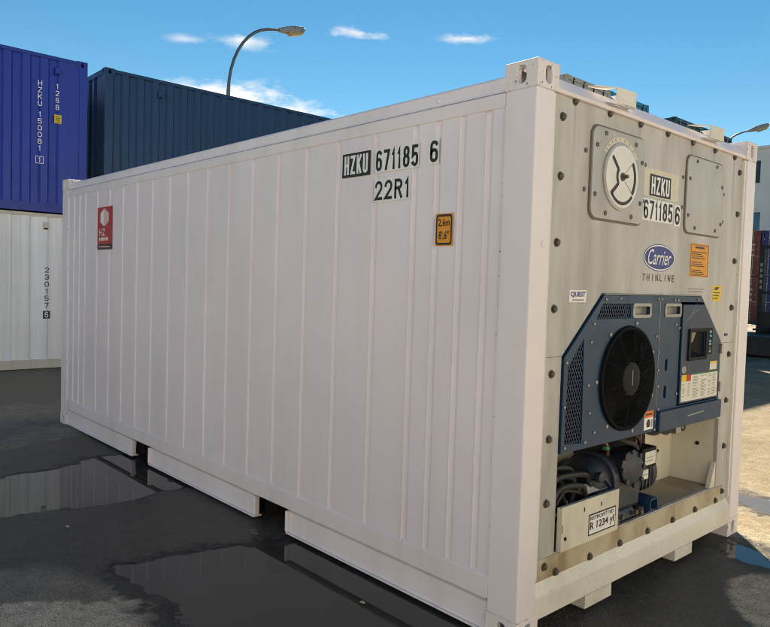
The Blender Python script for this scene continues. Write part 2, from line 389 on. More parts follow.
WET_SHADE = [
    [(-9, -1.6), (-5.0, -.90), (-5.15, -.55), (-5.3, -.15), (-5.25, .3), (-5.25, 2.0), (.0, 2.42), (.30, 2.15), (.60, 1.85), (1.2, 1.2), (2.6, -.6), (.2, -1.2), (-1.2, -1.02), (-1.44, -1.03), (-1.58, -1.05), (-1.58, -1.23), (-1.73, -1.42), (-1.82, -1.57), (-2.2, -2.4), (-9, -3.5)],
    [(-.85, 3.62), (-.40, 3.53), (-.13, 3.46), (.4, 3.38), (.45, 2.90), (.0, 2.99), (-.27, 3.10), (-.80, 3.2)]]  # second outline darkens the ground around the painted shade stripe
DRY = [[(.40, 1.87), (.31, 1.75), (.288, 1.615), (.345, 1.378), (.446, 1.244), (.60, 1.10), (.9, .9), (1.2, 1.1), (.8, 1.6), (.55, 1.85)],
       [(-1.76, -1.60), (-1.70, -1.52), (-1.62, -1.43), (-1.60, -1.47), (-1.70, -1.60)], [(-2.04, -1.41), (-1.99, -1.34), (-1.93, -1.28), (-1.96, -1.34)]]
n1 = fbm(GX * 2.2, GY * 2.2, 5); n2 = fbm(GX * 9, GY * 9, 3); n4 = fbm(GX * 26 + 2, GY * 26, 2); n3 = fbm(GX * .45 + 5, GY * .45, 4)
near = np.exp(-((np.maximum(np.abs(GX) - 12, 0)) ** 2 + np.maximum(np.abs(GY) - 12, 0) ** 2) / 40)
z = (n1 * .006 + n2 * .002 + n4 * .0022) * near + .0018
wet = np.zeros(GX.shape); core = np.full(GX.shape, 9.)
for P in PUD_SHADE:
    d = sdf(P, GX, GY) + n1 * .10 + n2 * .11 + n4 * .05
    z = z - .013 * (1 - sstep(-.10, .05, d)); core = np.minimum(core, d)
for P in WET_SHADE:
    d = sdf(P, GX, GY) + n1 * .10 + n2 * .08 + n4 * .05; wet = np.maximum(wet, 1 - sstep(-.012, .018, d))
wet = np.clip(wet * (.95 + .35 * n3), 0, 1)
damp = (.45 + .55 * sstep(-.04, .10, fbm(GX * 1.1 + 3, GY * .55, 5) + n2 * .12)) * (GX < -4.5) * (GX > -14); wet = np.maximum(wet, damp)
brown = (1 - sstep(-.05, .08, sdf([(-2.3, -1.75), (-2.2, -1.3), (-1.95, -1.2), (-1.7, -1.1), (-1.42, -1.02), (-1.3, -1.2), (-1.6, -1.7)], GX, GY) + n1 * .12)); wet = wet * (1 - .38 * brown)
for P in DRY:
    d = sdf(P, GX, GY) + n1 * .08 + n2 * .05 + n4 * .04; wet = wet * sstep(-.012, .012, d)
wet = np.maximum(wet, 1 - sstep(.04, .20, core + n4 * .12))
warm = np.maximum(np.maximum(sstep(1.7, 2.9, GY - GX * .3), sstep(1.0, 2.2, GX + .35 * n3)), np.maximum(sstep(2.0, 3.2, -GY + .3 * n3), sstep(14, 18, -GX)))      # dusty, yellowish paving on the far side
z[(np.abs(GX) > 40) | (np.abs(GY) > 60)] = 0
ni, nj = GX.shape
verts = np.stack([GX, GY, z], -1).reshape(-1, 3)
ii, jj = np.meshgrid(np.arange(ni - 1), np.arange(nj - 1), indexing='ij'); q = (ii * nj + jj).ravel()
faces = np.stack([q, q + nj, q + nj + 1, q + 1], -1)
me = bpy.data.meshes.new('ground')
me.vertices.add(len(verts)); me.vertices.foreach_set('co', verts.ravel()); me.loops.add(faces.size); me.loops.foreach_set('vertex_index', faces.ravel())
me.polygons.add(len(faces)); me.polygons.foreach_set('loop_start', np.arange(0, faces.size, 4)); me.polygons.foreach_set('use_smooth', np.ones(len(faces), bool))
me.update(); me.validate()
for nme, arr in (('wet', wet), ('warm', warm)):
    at = me.attributes.new(nme, 'FLOAT', 'POINT'); at.data.foreach_set('value', np.ascontiguousarray(arr.ravel(), dtype=np.float32))
gm, t, p = mat('yard_asphalt'); p.inputs['IOR'].default_value = 1.36
wa = tn(t, 'ShaderNodeAttribute', attribute_name='wet').outputs['Fac']; wm = tn(t, 'ShaderNodeAttribute', attribute_name='warm').outputs['Fac']
spk = ramp(t, tex_noise(t, 120, 3, .7, world=True), ((.30, .45), (.5, 1.0), (.72, 1.8)))
blot = mixc(t, 1.0, ramp(t, tex_noise(t, 1.3, 6, .6, world=True), ((.3, .70), (.7, 1.25))), ramp(t, tex_noise(t, 9, 5, .7, world=True), ((.32, .66), (.5, 1.0), (.7, 1.25))), 'MULTIPLY')
dry = mixc(t, wm, (.45, .375, .295), (.192, .158, .110))
dry = mixc(t, 1.0, mixc(t, 1.0, dry, spk, 'MULTIPLY'), blot, 'MULTIPLY')
wetc = mixc(t, 1.0, mixc(t, 1.0, mixc(t, wm, (.017, .0185, .023), (.10, .082, .06)), spk, 'MULTIPLY'), blot, 'MULTIPLY')
vs_ = tn(t, 'ShaderNodeTexVoronoi', Scale=95.0); t.links.new(tn(t, 'ShaderNodeNewGeometry').outputs['Position'], vs_.inputs['Vector'])
sx_ = tn(t, 'ShaderNodeSeparateColor'); t.links.new(vs_.outputs['Color'], sx_.inputs[0])
stone_glint = tn(t, 'ShaderNodeMath', operation='MULTIPLY'); t.links.new(ramp(t, sx_.outputs[0], ((.86, 0.0), (.90, 1.0))), stone_glint.inputs[0]); t.links.new(ramp(t, vs_.outputs['Distance'], ((.25, 1.0), (.40, 0.0))), stone_glint.inputs[1])  # pale aggregate specks; on wet ground they paint specular sparkle into the colour
pit = tn(t, 'ShaderNodeMath', operation='MULTIPLY'); t.links.new(ramp(t, sx_.outputs[1], ((.86, 0.0), (.90, 1.0))), pit.inputs[0]); t.links.new(ramp(t, vs_.outputs['Distance'], ((.25, .85), (.45, 0.0))), pit.inputs[1])
surf = mixc(t, pit.outputs[0], mixc(t, stone_glint.outputs[0], mixc(t, wa, dry, wetc), mixc(t, wa, (.42, .38, .33), (.13, .13, .135))), (.012, .011, .010))
t.links.new(surf, p.inputs['Base Color'])
t.links.new(ramp(t, wa, ((0, .92), (.5, .55), (.85, .27), (1, .20))), p.inputs['Roughness'])
vo = tn(t, 'ShaderNodeTexVoronoi', Scale=150.0); t.links.new(tn(t, 'ShaderNodeNewGeometry').outputs['Position'], vo.inputs['Vector'])
h2 = tex_noise(t, 16, 5, .65, world=True)
b1 = bump(t, p, h2, .6, .03); b2 = bump(t, p, vo.outputs['Distance'], 1.0, .010, b1); bump(t, p, tex_noise(t, 210, 3, .7, world=True), .9, .005, b2)
for l_ in [n for n in t.nodes if n.type == 'BUMP']: t.links.new(ramp(t, wa, ((0, .35), (1, 1.0))), l_.inputs['Strength'])
go = link('ground', me, gm); struct(go)
wm_, t, p = mat('murky_puddle_water')
p.inputs['Base Color'].default_value = (.042, .040, .036, 1); p.inputs['Roughness'].default_value = .025; p.inputs['IOR'].default_value = 1.333
bump(t, p, tex_noise(t, 3.0, 2, .5, world=True), .012, .02)
stripe_m, t, p = mat('shade_stripe_water')  # greyish water whose colour stands in for the shadow stripe
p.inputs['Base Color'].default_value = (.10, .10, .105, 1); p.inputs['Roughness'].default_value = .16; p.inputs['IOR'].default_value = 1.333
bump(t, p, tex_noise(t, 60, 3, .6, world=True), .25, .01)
for P in PUD_SHADE:
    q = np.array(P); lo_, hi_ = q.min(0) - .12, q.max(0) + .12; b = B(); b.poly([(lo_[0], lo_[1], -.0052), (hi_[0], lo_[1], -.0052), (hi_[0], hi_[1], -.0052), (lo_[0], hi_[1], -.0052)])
    o = b.build('puddle_or_shade_stripe', stripe_m if P is PUD_SHADE[3] else wm_); struct(o)

# ------------------------------------------------------------------ the refrigerated container
LL, WW, HH = 6.058, 2.438, 2.591
reefer = thing('refrigerated_container', 'white twenty foot refrigerated container with navy cooling unit at its near end', 'container')
def casting_mesh(sx, sy, top):
    """hollow corner casting 178 x 162 x 118 mm; outer corner at the origin, body grows to sx, sy; slotted on its three outer faces"""
    b = B(); lx, ly, h = .178, .162, .118
    def face(outer, hole, F):
        tmp = bmesh.new(); es = []
        for lp in ([outer, hole] if hole else [outer]):
            vs = [tmp.verts.new((p[0], p[1], 0)) for p in lp]; es += [tmp.edges.new((vs[i], vs[(i + 1) % len(vs)])) for i in range(len(vs))]
        bmesh.ops.triangle_fill(tmp, use_beauty=True, use_dissolve=False, edges=es, normal=(0, 0, 1)); tmp.verts.index_update()
        vv = [b.bm.verts.new(F(v.co.x, v.co.y, 0)) for v in tmp.verts]
        for f in tmp.faces: b.bm.faces.new([vv[v.index] for v in f.verts])
        tmp.free()
        if hole:
            q0 = [b.bm.verts.new(F(p[0], p[1], 0)) for p in hole]; q1 = [b.bm.verts.new(F(p[0], p[1], .03)) for p in hole]
            for i in range(len(hole)): b.bm.faces.new((q0[i], q0[(i + 1) % len(hole)], q1[(i + 1) % len(hole)], q1[i]))
    zt = h if top else 0.0; zi = -1 if top else 1
    face(rect(0, lx, 0, h), rrect(.062, .110, .020, .098, .0235, 4), lambda a, c, d: (a * sx, d * sy, c))
    face(rect(0, ly, 0, h), rrect(.058, .106, .020, .098, .0235, 4), lambda a, c, d: (d * sx, a * sy, c))
    face(rect(0, lx, 0, ly), rrect(.055, .117, .030, .135, .03, 4), lambda a, c, d: (a * sx, c * sy, zt + zi * d))
    face(rect(0, lx, 0, h), None, lambda a, c, d: (a * sx, ly * sy, c)); face(rect(0, ly, 0, h), None, lambda a, c, d: (lx * sx, a * sy, c)); face(rect(0, lx, 0, ly), None, lambda a, c, d: (a * sx, c * sy, h - zt))
    bmesh.ops.remove_doubles(b.bm, verts=b.bm.verts, dist=1e-5)
    return b.mesh('corner_casting')
CAST = {(sx, sy, tp): casting_mesh(sx, sy, tp) for sx in (1, -1) for sy in (1, -1) for tp in (0, 1)}
def castings(parent, m, H, L=LL, x_near=0.0, W=WW):
    for sx, x in ((1, x_near - L), (-1, x_near)):
        for sy, y in ((1, 0.0), (-1, W)):
            for tp in (0, 1):
                o = link('corner_casting', CAST[sx, sy, tp], m, parent, .004, 2); o.location = (x, y, (H - .118) if tp else 0)
castings(reefer, MT['castwhite'], HH)
# corner posts
for x0, x1, y0, y1 in ((-.172, -.0012, .0012, .136), (-.172, -.0012, 2.302, 2.4368), (-LL + .0012, -LL + .17, .0012, .15), (-LL + .0012, -LL + .17, 2.29, 2.4368)):
    B().box(x0, x1, y0, y1, .1185, 2.4725).build('corner_post', MT['white'], reefer, bevel=.008, segs=3)
def bead(p0, p1, r=.0035):
    p0, p1 = Vector(p0), Vector(p1); n_ = max(6, int((p1 - p0).length / .008)); rb = random.Random(int(p0.z * 997 + p1.x * 31 + p1.y * 17))
    B().tube([p0 + (p1 - p0) * k / n_ for k in range(n_ + 1)], [r * rb.uniform(.6, 1.25) for k in range(n_ + 1)], 6).build('weld_bead', MT['castwhite'], reefer, True)
for zz in (.1185, 2.4725):
    bead((-.172, .0015, zz), (-.012, .0015, zz)); bead((-.0015, .012, zz), (-.0015, .135, zz)); bead((-.0015, 2.303, zz), (-.0015, 2.428, zz)); bead((-LL + .012, .0015, zz), (-LL + .17, .0015, zz))
bead((-.1728, .005, .29), (-.1728, .005, 2.40)); bead((-.1728, .003, .175), (-.1728, .003, .28)); bead((-LL + .1708, .005, .29), (-LL + .1708, .005, 2.40)); bead((-.030, .1365, .27), (-.030, .1365, 2.46)); bead((-.012, .137, .205), (-.012, .137, .262))
# inner flanges beside the machinery panel
for y0, y1, s in ((.137, .158, 1), (2.280, 2.301, -1)):
    B().box(-.04, -.012, y0, y1, .27, 2.47).build('post_flange', MT['sill'], reefer, bevel=.004)
# side panels: pressed sheet split at every swage groove
GR = [-5.88, -5.717, -5.557, -5.397, -5.077, -4.765, -4.455, -4.145, -3.84, -3.52, -3.211, -2.902, -2.593, -2.284, -1.982, -1.679, -1.375, -1.055, -.755, -.597, -.440, -.280]
ED = [-LL + .171] + GR + [-.173]
yp = .010; gd = .0055; gm_ = .013      # sheet face, swage depth, where one sheet ends and the next begins
for side in (0, 1):
    yo = lambda y: y if side == 0 else WW - y
    for k in range(len(ED) - 1):
        a, c = ED[k], ED[k + 1]
        pr = [(a + gm_, yp + gd), (a + .022, yp + gd), (a + .040, yp)] if k else [(a, yp)]
        pr += [(c - .007, yp), (c - .001, yp - .0050), (c, yp - .0050), (c + .0025, yp + gd), (c + gm_, yp + gd)] if k < len(ED) - 2 else [(c, yp)]
        b = B(); q0 = [b.bm.verts.new((x, yo(y), .279)) for x, y in pr]; q1 = [b.bm.verts.new((x, yo(y), 2.407)) for x, y in pr]
        r0 = [b.bm.verts.new((x, yo(.05), .279)) for x, y in pr]; r1 = [b.bm.verts.new((x, yo(.05), 2.407)) for x, y in pr]
        for i in range(len(pr) - 1):
            b.bm.faces.new((q0[i], q0[i + 1], q1[i + 1], q1[i])); b.bm.faces.new((r0[i + 1], r0[i], r1[i], r1[i + 1]))
        if k:
            for za, zb in ((.2815, .290), (2.396, 2.404)): b.poly([(a + .002, yo(yp + .0008), za), (a + .038, yo(yp + .0008), za), (a + .034, yo(yp + gd), zb if za < 1 else za - .008), (a + .005, yo(yp + gd), zb if za < 1 else za - .008)])
        b.build('side_panel', MT['sheet'], reefer)
    # rails
    x0, x1 = -LL + .1795, -.1795
    xr0, xr1 = -LL + .1715, -.1735
    b = B(); b.extr([(.004, 2.404), (.004, 2.472), (.055, 2.472), (.055, 2.404)], lambda y, zz, l: (l, yo(y), zz), xr0, xr1)
    tr = b.build('top_rail', MT['rail'], reefer, bevel=.007, segs=3)
    b = B(); b.extr([(.006, 2.4735), (.010, 2.482), (.040, 2.490), (.040, 2.545), (.048, 2.556), (.09, 2.566), (.09, 2.4735)], lambda y, zz, l: (l, yo(y), zz), x0, x1)
    b.build('roof_edge', MT['rail'], reefer)
    for k in range(7):
        x = -.62 - k * .8; b = B(); b.lathe([(0, .013), (.004, .013), (.008, .007)], (x, yo(.0398), 2.515), (0, -1 if side == 0 else 1, 0), 10); b.build('rivet', MT['rail'], reefer, True)
    b = B(); b.extr([(.002, .172), (.002, .276), (.008, .2815), (.055, .2815), (.055, .172)], lambda y, zz, l: (l, yo(y), zz), xr0, xr1)
    b.build('bottom_rail', MT['rail'], reefer, bevel=.006, segs=3)
    PK = ((-4.185, -3.835), (-2.170, -1.795))
    segs = [(x0, PK[0][0]), (PK[0][1], PK[1][0]), (PK[1][1], x1)]
    for k, (a, c) in enumerate(segs):
        b = B(); b.extr([(.020, .022), (.028, .146), (.038, .152), (.060, .152), (.048, .022)], lambda y, zz, l: (l, yo(y), zz), a + (.012 if k else 0), c - (.012 if k < 2 else 0))
        s = b.build('skirt', MT['rail'], reefer)
        B().box(a, c, *sorted((yo(.004), yo(.07))), .012, .0215).build('lip', MT['rail'], s, bevel=.002)
        for xx, on in ((a, k > 0), (c, k < 2)):
            if on: B().box(xx - .011, xx + .011, *sorted((yo(.003), yo(.045))), .0220, .156).build('pocket_edge', MT['rail'], s, bevel=.008, segs=3)
# pocket tunnels, floor and roof
for a, c in PK:
    B().box(a - .02, c + .02, .075, WW - .075, .145, .17).build('forklift_pocket', MT['dark'], reefer)
    for xx in (a - .019, c + .013): B().box(xx, xx + .006, .112, WW - .112, .015, .1445).build('forklift_pocket', MT['dark'], reefer)
B().box(-LL + .18, -.20, .056, WW - .056, .174, .27).build('floor', MT['dark'], reefer)
b = B(); n = 40
for k in range(n):
    xa = -LL + .18 + (LL - .36) * k / n; xb = xa + (LL - .36) / n * .5; xc = -LL + .18 + (LL - .36) * (k + 1) / n
    b.poly([(xa, .088, 2.560), (xb, .088, 2.568), (xb, WW - .088, 2.568), (xa, WW - .088, 2.560)]); b.poly([(xb, .088, 2.568), (xc, .088, 2.560), (xc, WW - .088, 2.560), (xb, WW - .088, 2.568)])
b.build('roof', MT['rail'], reefer)
B().box(-LL + .003, -LL + .06, .151, 2.289, .12, 2.55).build('rear_door', MT['white'], reefer, bevel=.004)

# ---- end frame: header and sill
b = B(); b.extr([(-.012, 2.478), (-.006, 2.492), (-.055, 2.556), (-.17, 2.566), (-.17, 2.478)], lambda x, zz, l: (x, l, zz), .1625, WW - .1625)
hd = b.build('header', MT['rail'], reefer, bevel=.003)
b = B(); b.extr([(-.004, .088), (-.0015, .196), (-.008, .206), (-.036, .262), (-.12, .262), (-.12, .088)], lambda x, zz, l: (x, l, zz), .1365, WW - .1365)
b.build('end_sill', MT['sill'], reefer, bevel=.006, segs=3)
for y0, y1 in ((.565, .815), (1.532, 1.757)):
    b = B(); b.plate(rect(y0, y1, .022, .0875), [], .006, EX(-.006)); b.box(-.13, -.012, y0, y0 + .006, .022, .0875); b.box(-.13, -.012, y1 - .006, y1, .022, .0875)
    b.build('foot', MT['footworn'], reefer)
# brackets on the header
for y0 in (.455, 1.513):
    b = B()
    F_ = EX(.022)
    b.plate([(y0 + .155, 2.515), (y0 + .335, 2.515), (y0 + .335, 2.592), (y0 + .155, 2.585)], [], .006, F_)
    b.hexa([(-.05, y0 + .01, 2.566), (.010, y0 + .02, 2.560), (.016, y0 + .16, 2.578), (-.07, y0 + .20, 2.594), (-.05, y0 + .01, 2.572), (.010, y0 + .02, 2.566), (.016, y0 + .16, 2.584), (-.07, y0 + .20, 2.600)])
    b.hexa([(-.04, y0 + .335, 2.52), (.022, y0 + .335, 2.515), (.022, y0 + .341, 2.515), (-.04, y0 + .341, 2.52), (-.12, y0 + .335, 2.60), (.022, y0 + .335, 2.592), (.022, y0 + .341, 2.592), (-.12, y0 + .341, 2.60)])
    b.hexa([(-.02, y0 + .12, 2.512), (.02, y0 + .12, 2.500), (.02, y0 + .34, 2.509), (-.02, y0 + .34, 2.521), (-.02, y0 + .12, 2.516), (.02, y0 + .12, 2.504), (.02, y0 + .34, 2.5135), (-.02, y0 + .34, 2.525)])
    b.build('bracket', MT['sill'], reefer, bevel=.0015)

# ---- machinery panel with its opening
XP = -.03
OPEN = [(.311, .362), (2.115, .362), (2.115, .80), (2.068, .812), (2.068, 1.306), (1.760, 1.590), (.639, 1.590), (.309, 1.290)]
VC = (.737, 2.171)
b = B(); b.plate(rect(.158, 2.280, .250, 2.490), [OPEN], .02, EX(XP))
panel = b.build('machinery_panel', MT['beige'], reefer)
for y0, y1 in ((.1585, .309), (2.070, 2.279)):      # seam strips
    B().box(XP, XP + .0012, y0, y1, 1.290, 1.2922).build('seam', MT['gasket'], panel)
B().plate(rect(.1590, 2.222, .253, .355), [], .004, EX(XP + .0045)).build('sill_plate', MT['silldirt'], reefer, bevel=.001)
def bolt(y, zz, x, r=.0195, parent=None, m=None):
    b = B(); b.lathe([(0, r * 1.05), (.004, r * 1.05)], (x, y, zz), (1, 0, 0), 14); b.lathe([(.0042, r * .82), (.013, r * .80), (.016, r * .60)], (x, y, zz), (1, 0, 0), 6 if parent is None else 8)
    o = b.build('bolt', m or MT['bolt'], parent or reefer); o.location = (random.uniform(-.002, .0), 0, 0); return o
by = [.333, .638, .939, 1.241, 1.549, 1.852, 2.147]
bl = [(y, 2.471) for y in by] + [(.238, zz) for zz in (2.384, 2.117)] + [(.230, zz) for zz in (1.816, 1.513, 1.213, .911, .611)] + [(2.236, 2.384), (2.234, 2.117), (2.224, 1.816), (2.214, 1.515), (2.211, 1.213), (2.206, .914), (2.206, .614)]
for y, zz in bl: bolt(y, zz, XP)
for y, zz in [(.229, .311), (.321, .265), (.62, .265), (.914, .266), (1.215, .265), (1.516, .265), (1.81, .269), (2.11, .268), (2.203, .313)]: bolt(y, zz + .004, XP + .0046)
SCREW = {}
def screw(y, zz, x, r=.009, parent=None, m=None):
    if r not in SCREW:
        b = B(); b.lathe([(0, r), (.004, r * .95), (.0065, r * .5)], (0, 0, 0), (1, 0, 0), 8); SCREW[r] = b.mesh('screw', True)
    o = link('screw', SCREW[r], m or MT['screw'], parent or reefer); o.location = (x, y, zz); return o
# left hatch with the fresh-air disc
b = B(); b.plate(rrect(.483, .981, 1.953, 2.391, .048), [], .014, EX(XP + .0145)); h1_ = b.build('vent_hatch', MT['beige2'], reefer, bevel=.004)
b = B(); b.plate(rrect(.474, .990, 1.944, 2.400, .055), [rrect(.4845, .9795, 1.9545, 2.3895, .047)], .006, EX(XP + .0065)); b.build('gasket', MT['gasket'], h1_)
for y, zz in ((.590, 2.365), (.880, 2.352), (.515, 2.30), (.948, 2.27), (.51, 2.065), (.945, 2.06), (.61, 1.982), (.86, 1.984)): screw(y, zz, XP + .0148, .012, h1_, MT['bolt'])
for y, zz in ((.438, 2.263), (.436, 2.08), (1.008, 2.27), (1.00, 2.08)): screw(y, zz, XP + .0003, .012, h1_, MT['bolt'])
x = XP + .0147
b = B(); b.lathe([(0, .166), (.008, .166), (.011, .160)], (x, *VC), (1, 0, 0), 48); disc = b.build('vent_disc', MT['beige2'], reefer, True)
xd = x + .0114
b = B(); b.lathe([(0, .154), (.002, .1535)], (xd, *VC), (1, 0, 0), 48); b.build('disc_face', MT['dial'], disc, True)
def stroke(pts, wd, F):
    b = B(); pts = [Vector((*p, 0)) for p in pts]; L, Rr = [], []
    for i, p in enumerate(pts):
        d = (pts[min(i + 1, len(pts) - 1)] - pts[max(i - 1, 0)]).normalized(); n = Vector((-d.y, d.x, 0)) * wd / 2; L.append(p + n); Rr.append(p - n)
    q = [(v.x, v.y) for v in L] + [(v.x, v.y) for v in Rr[::-1]]
    b.plate(q, [], .0012, F); return b
def arc(cy, cz, r, a0, a1, n=12): return [(cy + r * math.cos(R(a0 + (a1 - a0) * k / n)), cz + r * math.sin(R(a0 + (a1 - a0) * k / n))) for k in range(n + 1)]
Fd = EX(xd + .0034)
stroke([(.637, 2.262), (.694, 2.206)] + arc(VC[0], VC[1], .052, 140, 220, 6) + [(.694, 2.131), (.632, 2.080)], .019, Fd).build('vent_slot', MT['stickblack'], disc)
stroke(arc(VC[0], VC[1], .122, -38, 40), .021, Fd).build('vent_slot', MT['stickblack'], disc)
stroke(arc(VC[0], VC[1], .132, 222, 318), .016, Fd).build('vent_slot', MT['stickblack'], disc)
for a in (40, -38): stroke([(VC[0] + .03 * math.cos(R(a)), VC[1] + .03 * math.sin(R(a))), (VC[0] + .115 * math.cos(R(a)), VC[1] + .115 * math.sin(R(a)))], .003, Fd).build('crease', MT['greyprint'], disc)
b = B(); b.lathe([(0, .022), (.006, .02), (.0062, .010), (.03, .009)], (xd + .002, *VC), (1, 0, 0), 12); b.build('knob', MT['bolt'], disc, True)
q = arc(VC[0], VC[1], .196, 35, 145, 14) + arc(VC[0], VC[1], .172, 145, 35, 14)
B().plate(q, [], .001, EX(x + .0016)).build('scale_label', MT['stickcream'], disc)
for a in (50, 65, 80, 95, 108, 118, 128, 138):
    B().plate([(VC[0] + r * math.cos(R(a + d)), VC[1] + r * math.sin(R(a + d))) for r, d in ((.180, 0), (.190, 0), (.190, 3), (.180, 3))], [], .0006, EX(x + .0024)).build('scale_mark', MT['greyprint'], disc)
# right hatch
b = B(); b.plate(rrect(1.486, 1.982, 1.953, 2.391, .045), [], .012, EX(XP + .0125)); h2_ = b.build('access_hatch', MT['beige2'], reefer, bevel=.004)
b = B(); b.plate(rrect(1.478, 1.990, 1.945, 2.399, .052), [rrect(1.4875, 1.9805, 1.9545, 2.3895, .044)], .006, EX(XP + .0065)); b.build('gasket', MT['gasket'], h2_)
for y, zz in ((1.60, 2.368), (1.87, 2.37), (1.515, 2.26), (1.955, 2.255), (1.51, 2.05), (1.955, 2.03), (1.60, 1.982), (1.88, 1.985)): screw(y, zz, XP + .0128, .011, h2_, MT['bolt'])
for y, zz in ((1.45, 2.26), (1.452, 2.09), (2.01, 2.22), (2.008, 2.05)): screw(y, zz, XP + .0003, .011, h2_, MT['bolt'])

# ---- decals
def decal(name, pts, F, m, parent=None, t=.0008): return B().plate(pts, [], t, F).build(name, m, parent or reefer)
def box_of(x0, x1, z0, z1): return rect(x0, x1, z0, z1)
P1, P2, P3 = EX(XP + .0012), EX(XP + .0022), EX(XP + .0032)
o = decal('backing_patch', rect(1.005, 1.40, 2.112, 2.262), P1, MT['stickcream'])
o = decal('owner_code_plate', [(1.067, 2.118), (1.308, 2.118), (1.306, 2.233), (1.067, 2.233)], P2, MT['stickblack'])
text('lettering', 'HZKU', (1.085, 1.290, 2.128, 2.222), P3, MT['stickwhite'], o, .03)
o = decal('number_backing', rect(1.003, 1.346, 1.984, 2.100), P2, MT['stickwhite']); text('lettering', '671185', (1.012, 1.338, 1.992, 2.092), P3, MT['stickblack'], o, .012)
o = decal('number_backing', rect(1.362, 1.437, 1.978, 2.096), P2, MT['stickwhite']); text('lettering', '6', (1.372, 1.428, 1.986, 2.088), P3, MT['stickblack'], o, .02)
o = decal('brand_oval', ell(1.217, 1.791, .180, .074, 40), P1, MT['logoblue'])
b = B(); b.plate(ell(1.217, 1.791, .176, .070, 40), [ell(1.217, 1.791, .169, .0635, 40)], .0006, P2); b.build('oval_ring', MT['stickwhite'], o)
text('lettering', 'Carrier', (1.085, 1.352, 1.752, 1.835), P2, MT['stickwhite'], o, .004, .35)
for k, ch in enumerate('THINLINE'):
    cw = .006 if ch == 'I' else .028; cx = 1.050 + k * .0481
    text('letter', ch, (cx - cw / 2, cx + cw / 2, 1.662, 1.700), P1, MT['printdark'], reefer, .010)
o = decal('orange_sticker', rect(1.592, 1.841, 1.699, 1.897), P1, MT['orange'])
decal('print_line', rect(1.655, 1.775, 1.868, 1.880), P2, MT['printdark'], o)
for k in range(12):
    if k in (4, 8): continue
    decal('print_line', rect(1.612, 1.612 + .20 * (1 - .12 * ((k * 7) % 4)), 1.848 - k * .0118 - .005, 1.848 - k * .0118), P2, MT['printdark'], o)
b = B(); b.plate(rect(1.598, 1.835, 1.706, 1.890), [rect(1.601, 1.832, 1.709, 1.887)], .0006, P2); b.build('print_frame', MT['printdark'], o)
o = decal('yellow_sticker', rect(1.926, 2.046, 1.556, 1.654), P1, MT['yellow'])
for k in range(3): decal('print_line', rect(1.938, 2.03 - .015 * k, 1.605 - k * .017, 1.612 - k * .017), P2, MT['printdark'], o)
decal('print_mark', [(1.945, 1.625), (1.985, 1.625), (2.02, 1.644), (1.96, 1.644)], P2, MT['printdark'], o)
o = decal('brand_sticker', rect(.352, .495, 1.545, 1.602), P1, MT['stickwhite']); text('lettering', 'QUEST', (.362, .487, 1.566, 1.595), P2, MT['logoblue'], o, .03)
decal('print_line', rect(.375, .475, 1.552, 1.558), P2, MT['greyprint'], o)
for k in range(2): decal('print_line', rect(1.588, 1.805 - .02 * k, 1.624 - k * .016, 1.631 - k * .016), P1, MT['greyprint'])
B().box(XP + .0004, XP + .006, 2.13, 2.17, 1.335, 1.35).build('tag', MT['logoblue'], reefer)
# decals on the long side, pressed over the ribs
def side_y(x):
    for g in GR:
        u = x - g
        if 0 <= u <= .040:
            for (u0, y0), (u1, y1) in (((0, 0), (.004, gd)), ((.004, gd), (.022, gd)), ((.022, gd), (.040, 0))):
                if u0 - 1e-6 <= u <= u1 + 1e-6: return yp + y0 + (y1 - y0) * (u - u0) / (u1 - u0)
    return yp
def press(o):
    for q_ in [o] + list(o.children):
        bm_ = bmesh.new(); bm_.from_mesh(q_.data); xs = [v.co.x for v in bm_.verts]
        for g in GR:
            for u in (0, .004, .022, .040):
                if min(xs) < g + u < max(xs): bmesh.ops.bisect_plane(bm_, geom=bm_.verts[:] + bm_.edges[:] + bm_.faces[:], plane_co=(g + u, 0, 0), plane_no=(1, 0, 0))
        for v in bm_.verts: v.co.y += (side_y(v.co.x) - yp) * .3
        bm_.to_mesh(q_.data); bm_.free()
S1, S2, S3 = SX(yp - .0064), SX(yp - .0072), SX(yp - .0080)
o = decal('owner_code_plate', rect(-1.318, -1.080, 2.191, 2.323), S1, MT['stickblack']); text('lettering', 'HZKU', (-1.300, -1.098, 2.205, 2.310), S2, MT['stickwhite'], o, .03)
o = decal('number_backing', rect(-1.038, -.706, 2.194, 2.318), S1, MT['stickwhite']); text('lettering', '671185', (-1.032, -.712, 2.202, 2.311), S2, MT['stickblack'], o, .012)
o = decal('number_backing', rect(-.636, -.570, 2.198, 2.322), S1, MT['stickwhite']); text('lettering', '6', (-.629, -.577, 2.207, 2.314), S2, MT['stickblack'], o, .02)
o = decal('number_backing', rect(-1.042, -.758, 2.040, 2.158), S1, MT['stickwhite']); text('lettering', '22R1', (-1.034, -.766, 2.048, 2.150), S2, MT['stickblack'], o, .02)
o = decal('height_plate', rect(-.578, -.462, 1.796, 1.953), S1, MT['orange'])
b = B(); b.plate(rrect(-.573, -.467, 1.801, 1.948, .015, 3), [rrect(-.565, -.475, 1.811, 1.938, .010, 3)], .0006, S2); b.build('plate_frame', MT['stickblack'], o)
text('lettering', '2,6m', (-.558, -.482, 1.885, 1.928), S2, MT['stickblack'], o, .02); text('lettering', "8',6\"", (-.553, -.487, 1.822, 1.868), S2, MT['stickblack'], o, .02)
o = decal('red_sticker', rect(-5.055, -4.693, 1.892, 2.240), S1, MT['red']); decal('sticker_footer', rect(-5.055, -4.693, 1.841, 1.8915), S1, MT['darkred'], o)
decal('print_line', rect(-5.02, -4.74, 1.862, 1.872), S2, MT['pink'], o)
hx, hz = -4.872, 2.140
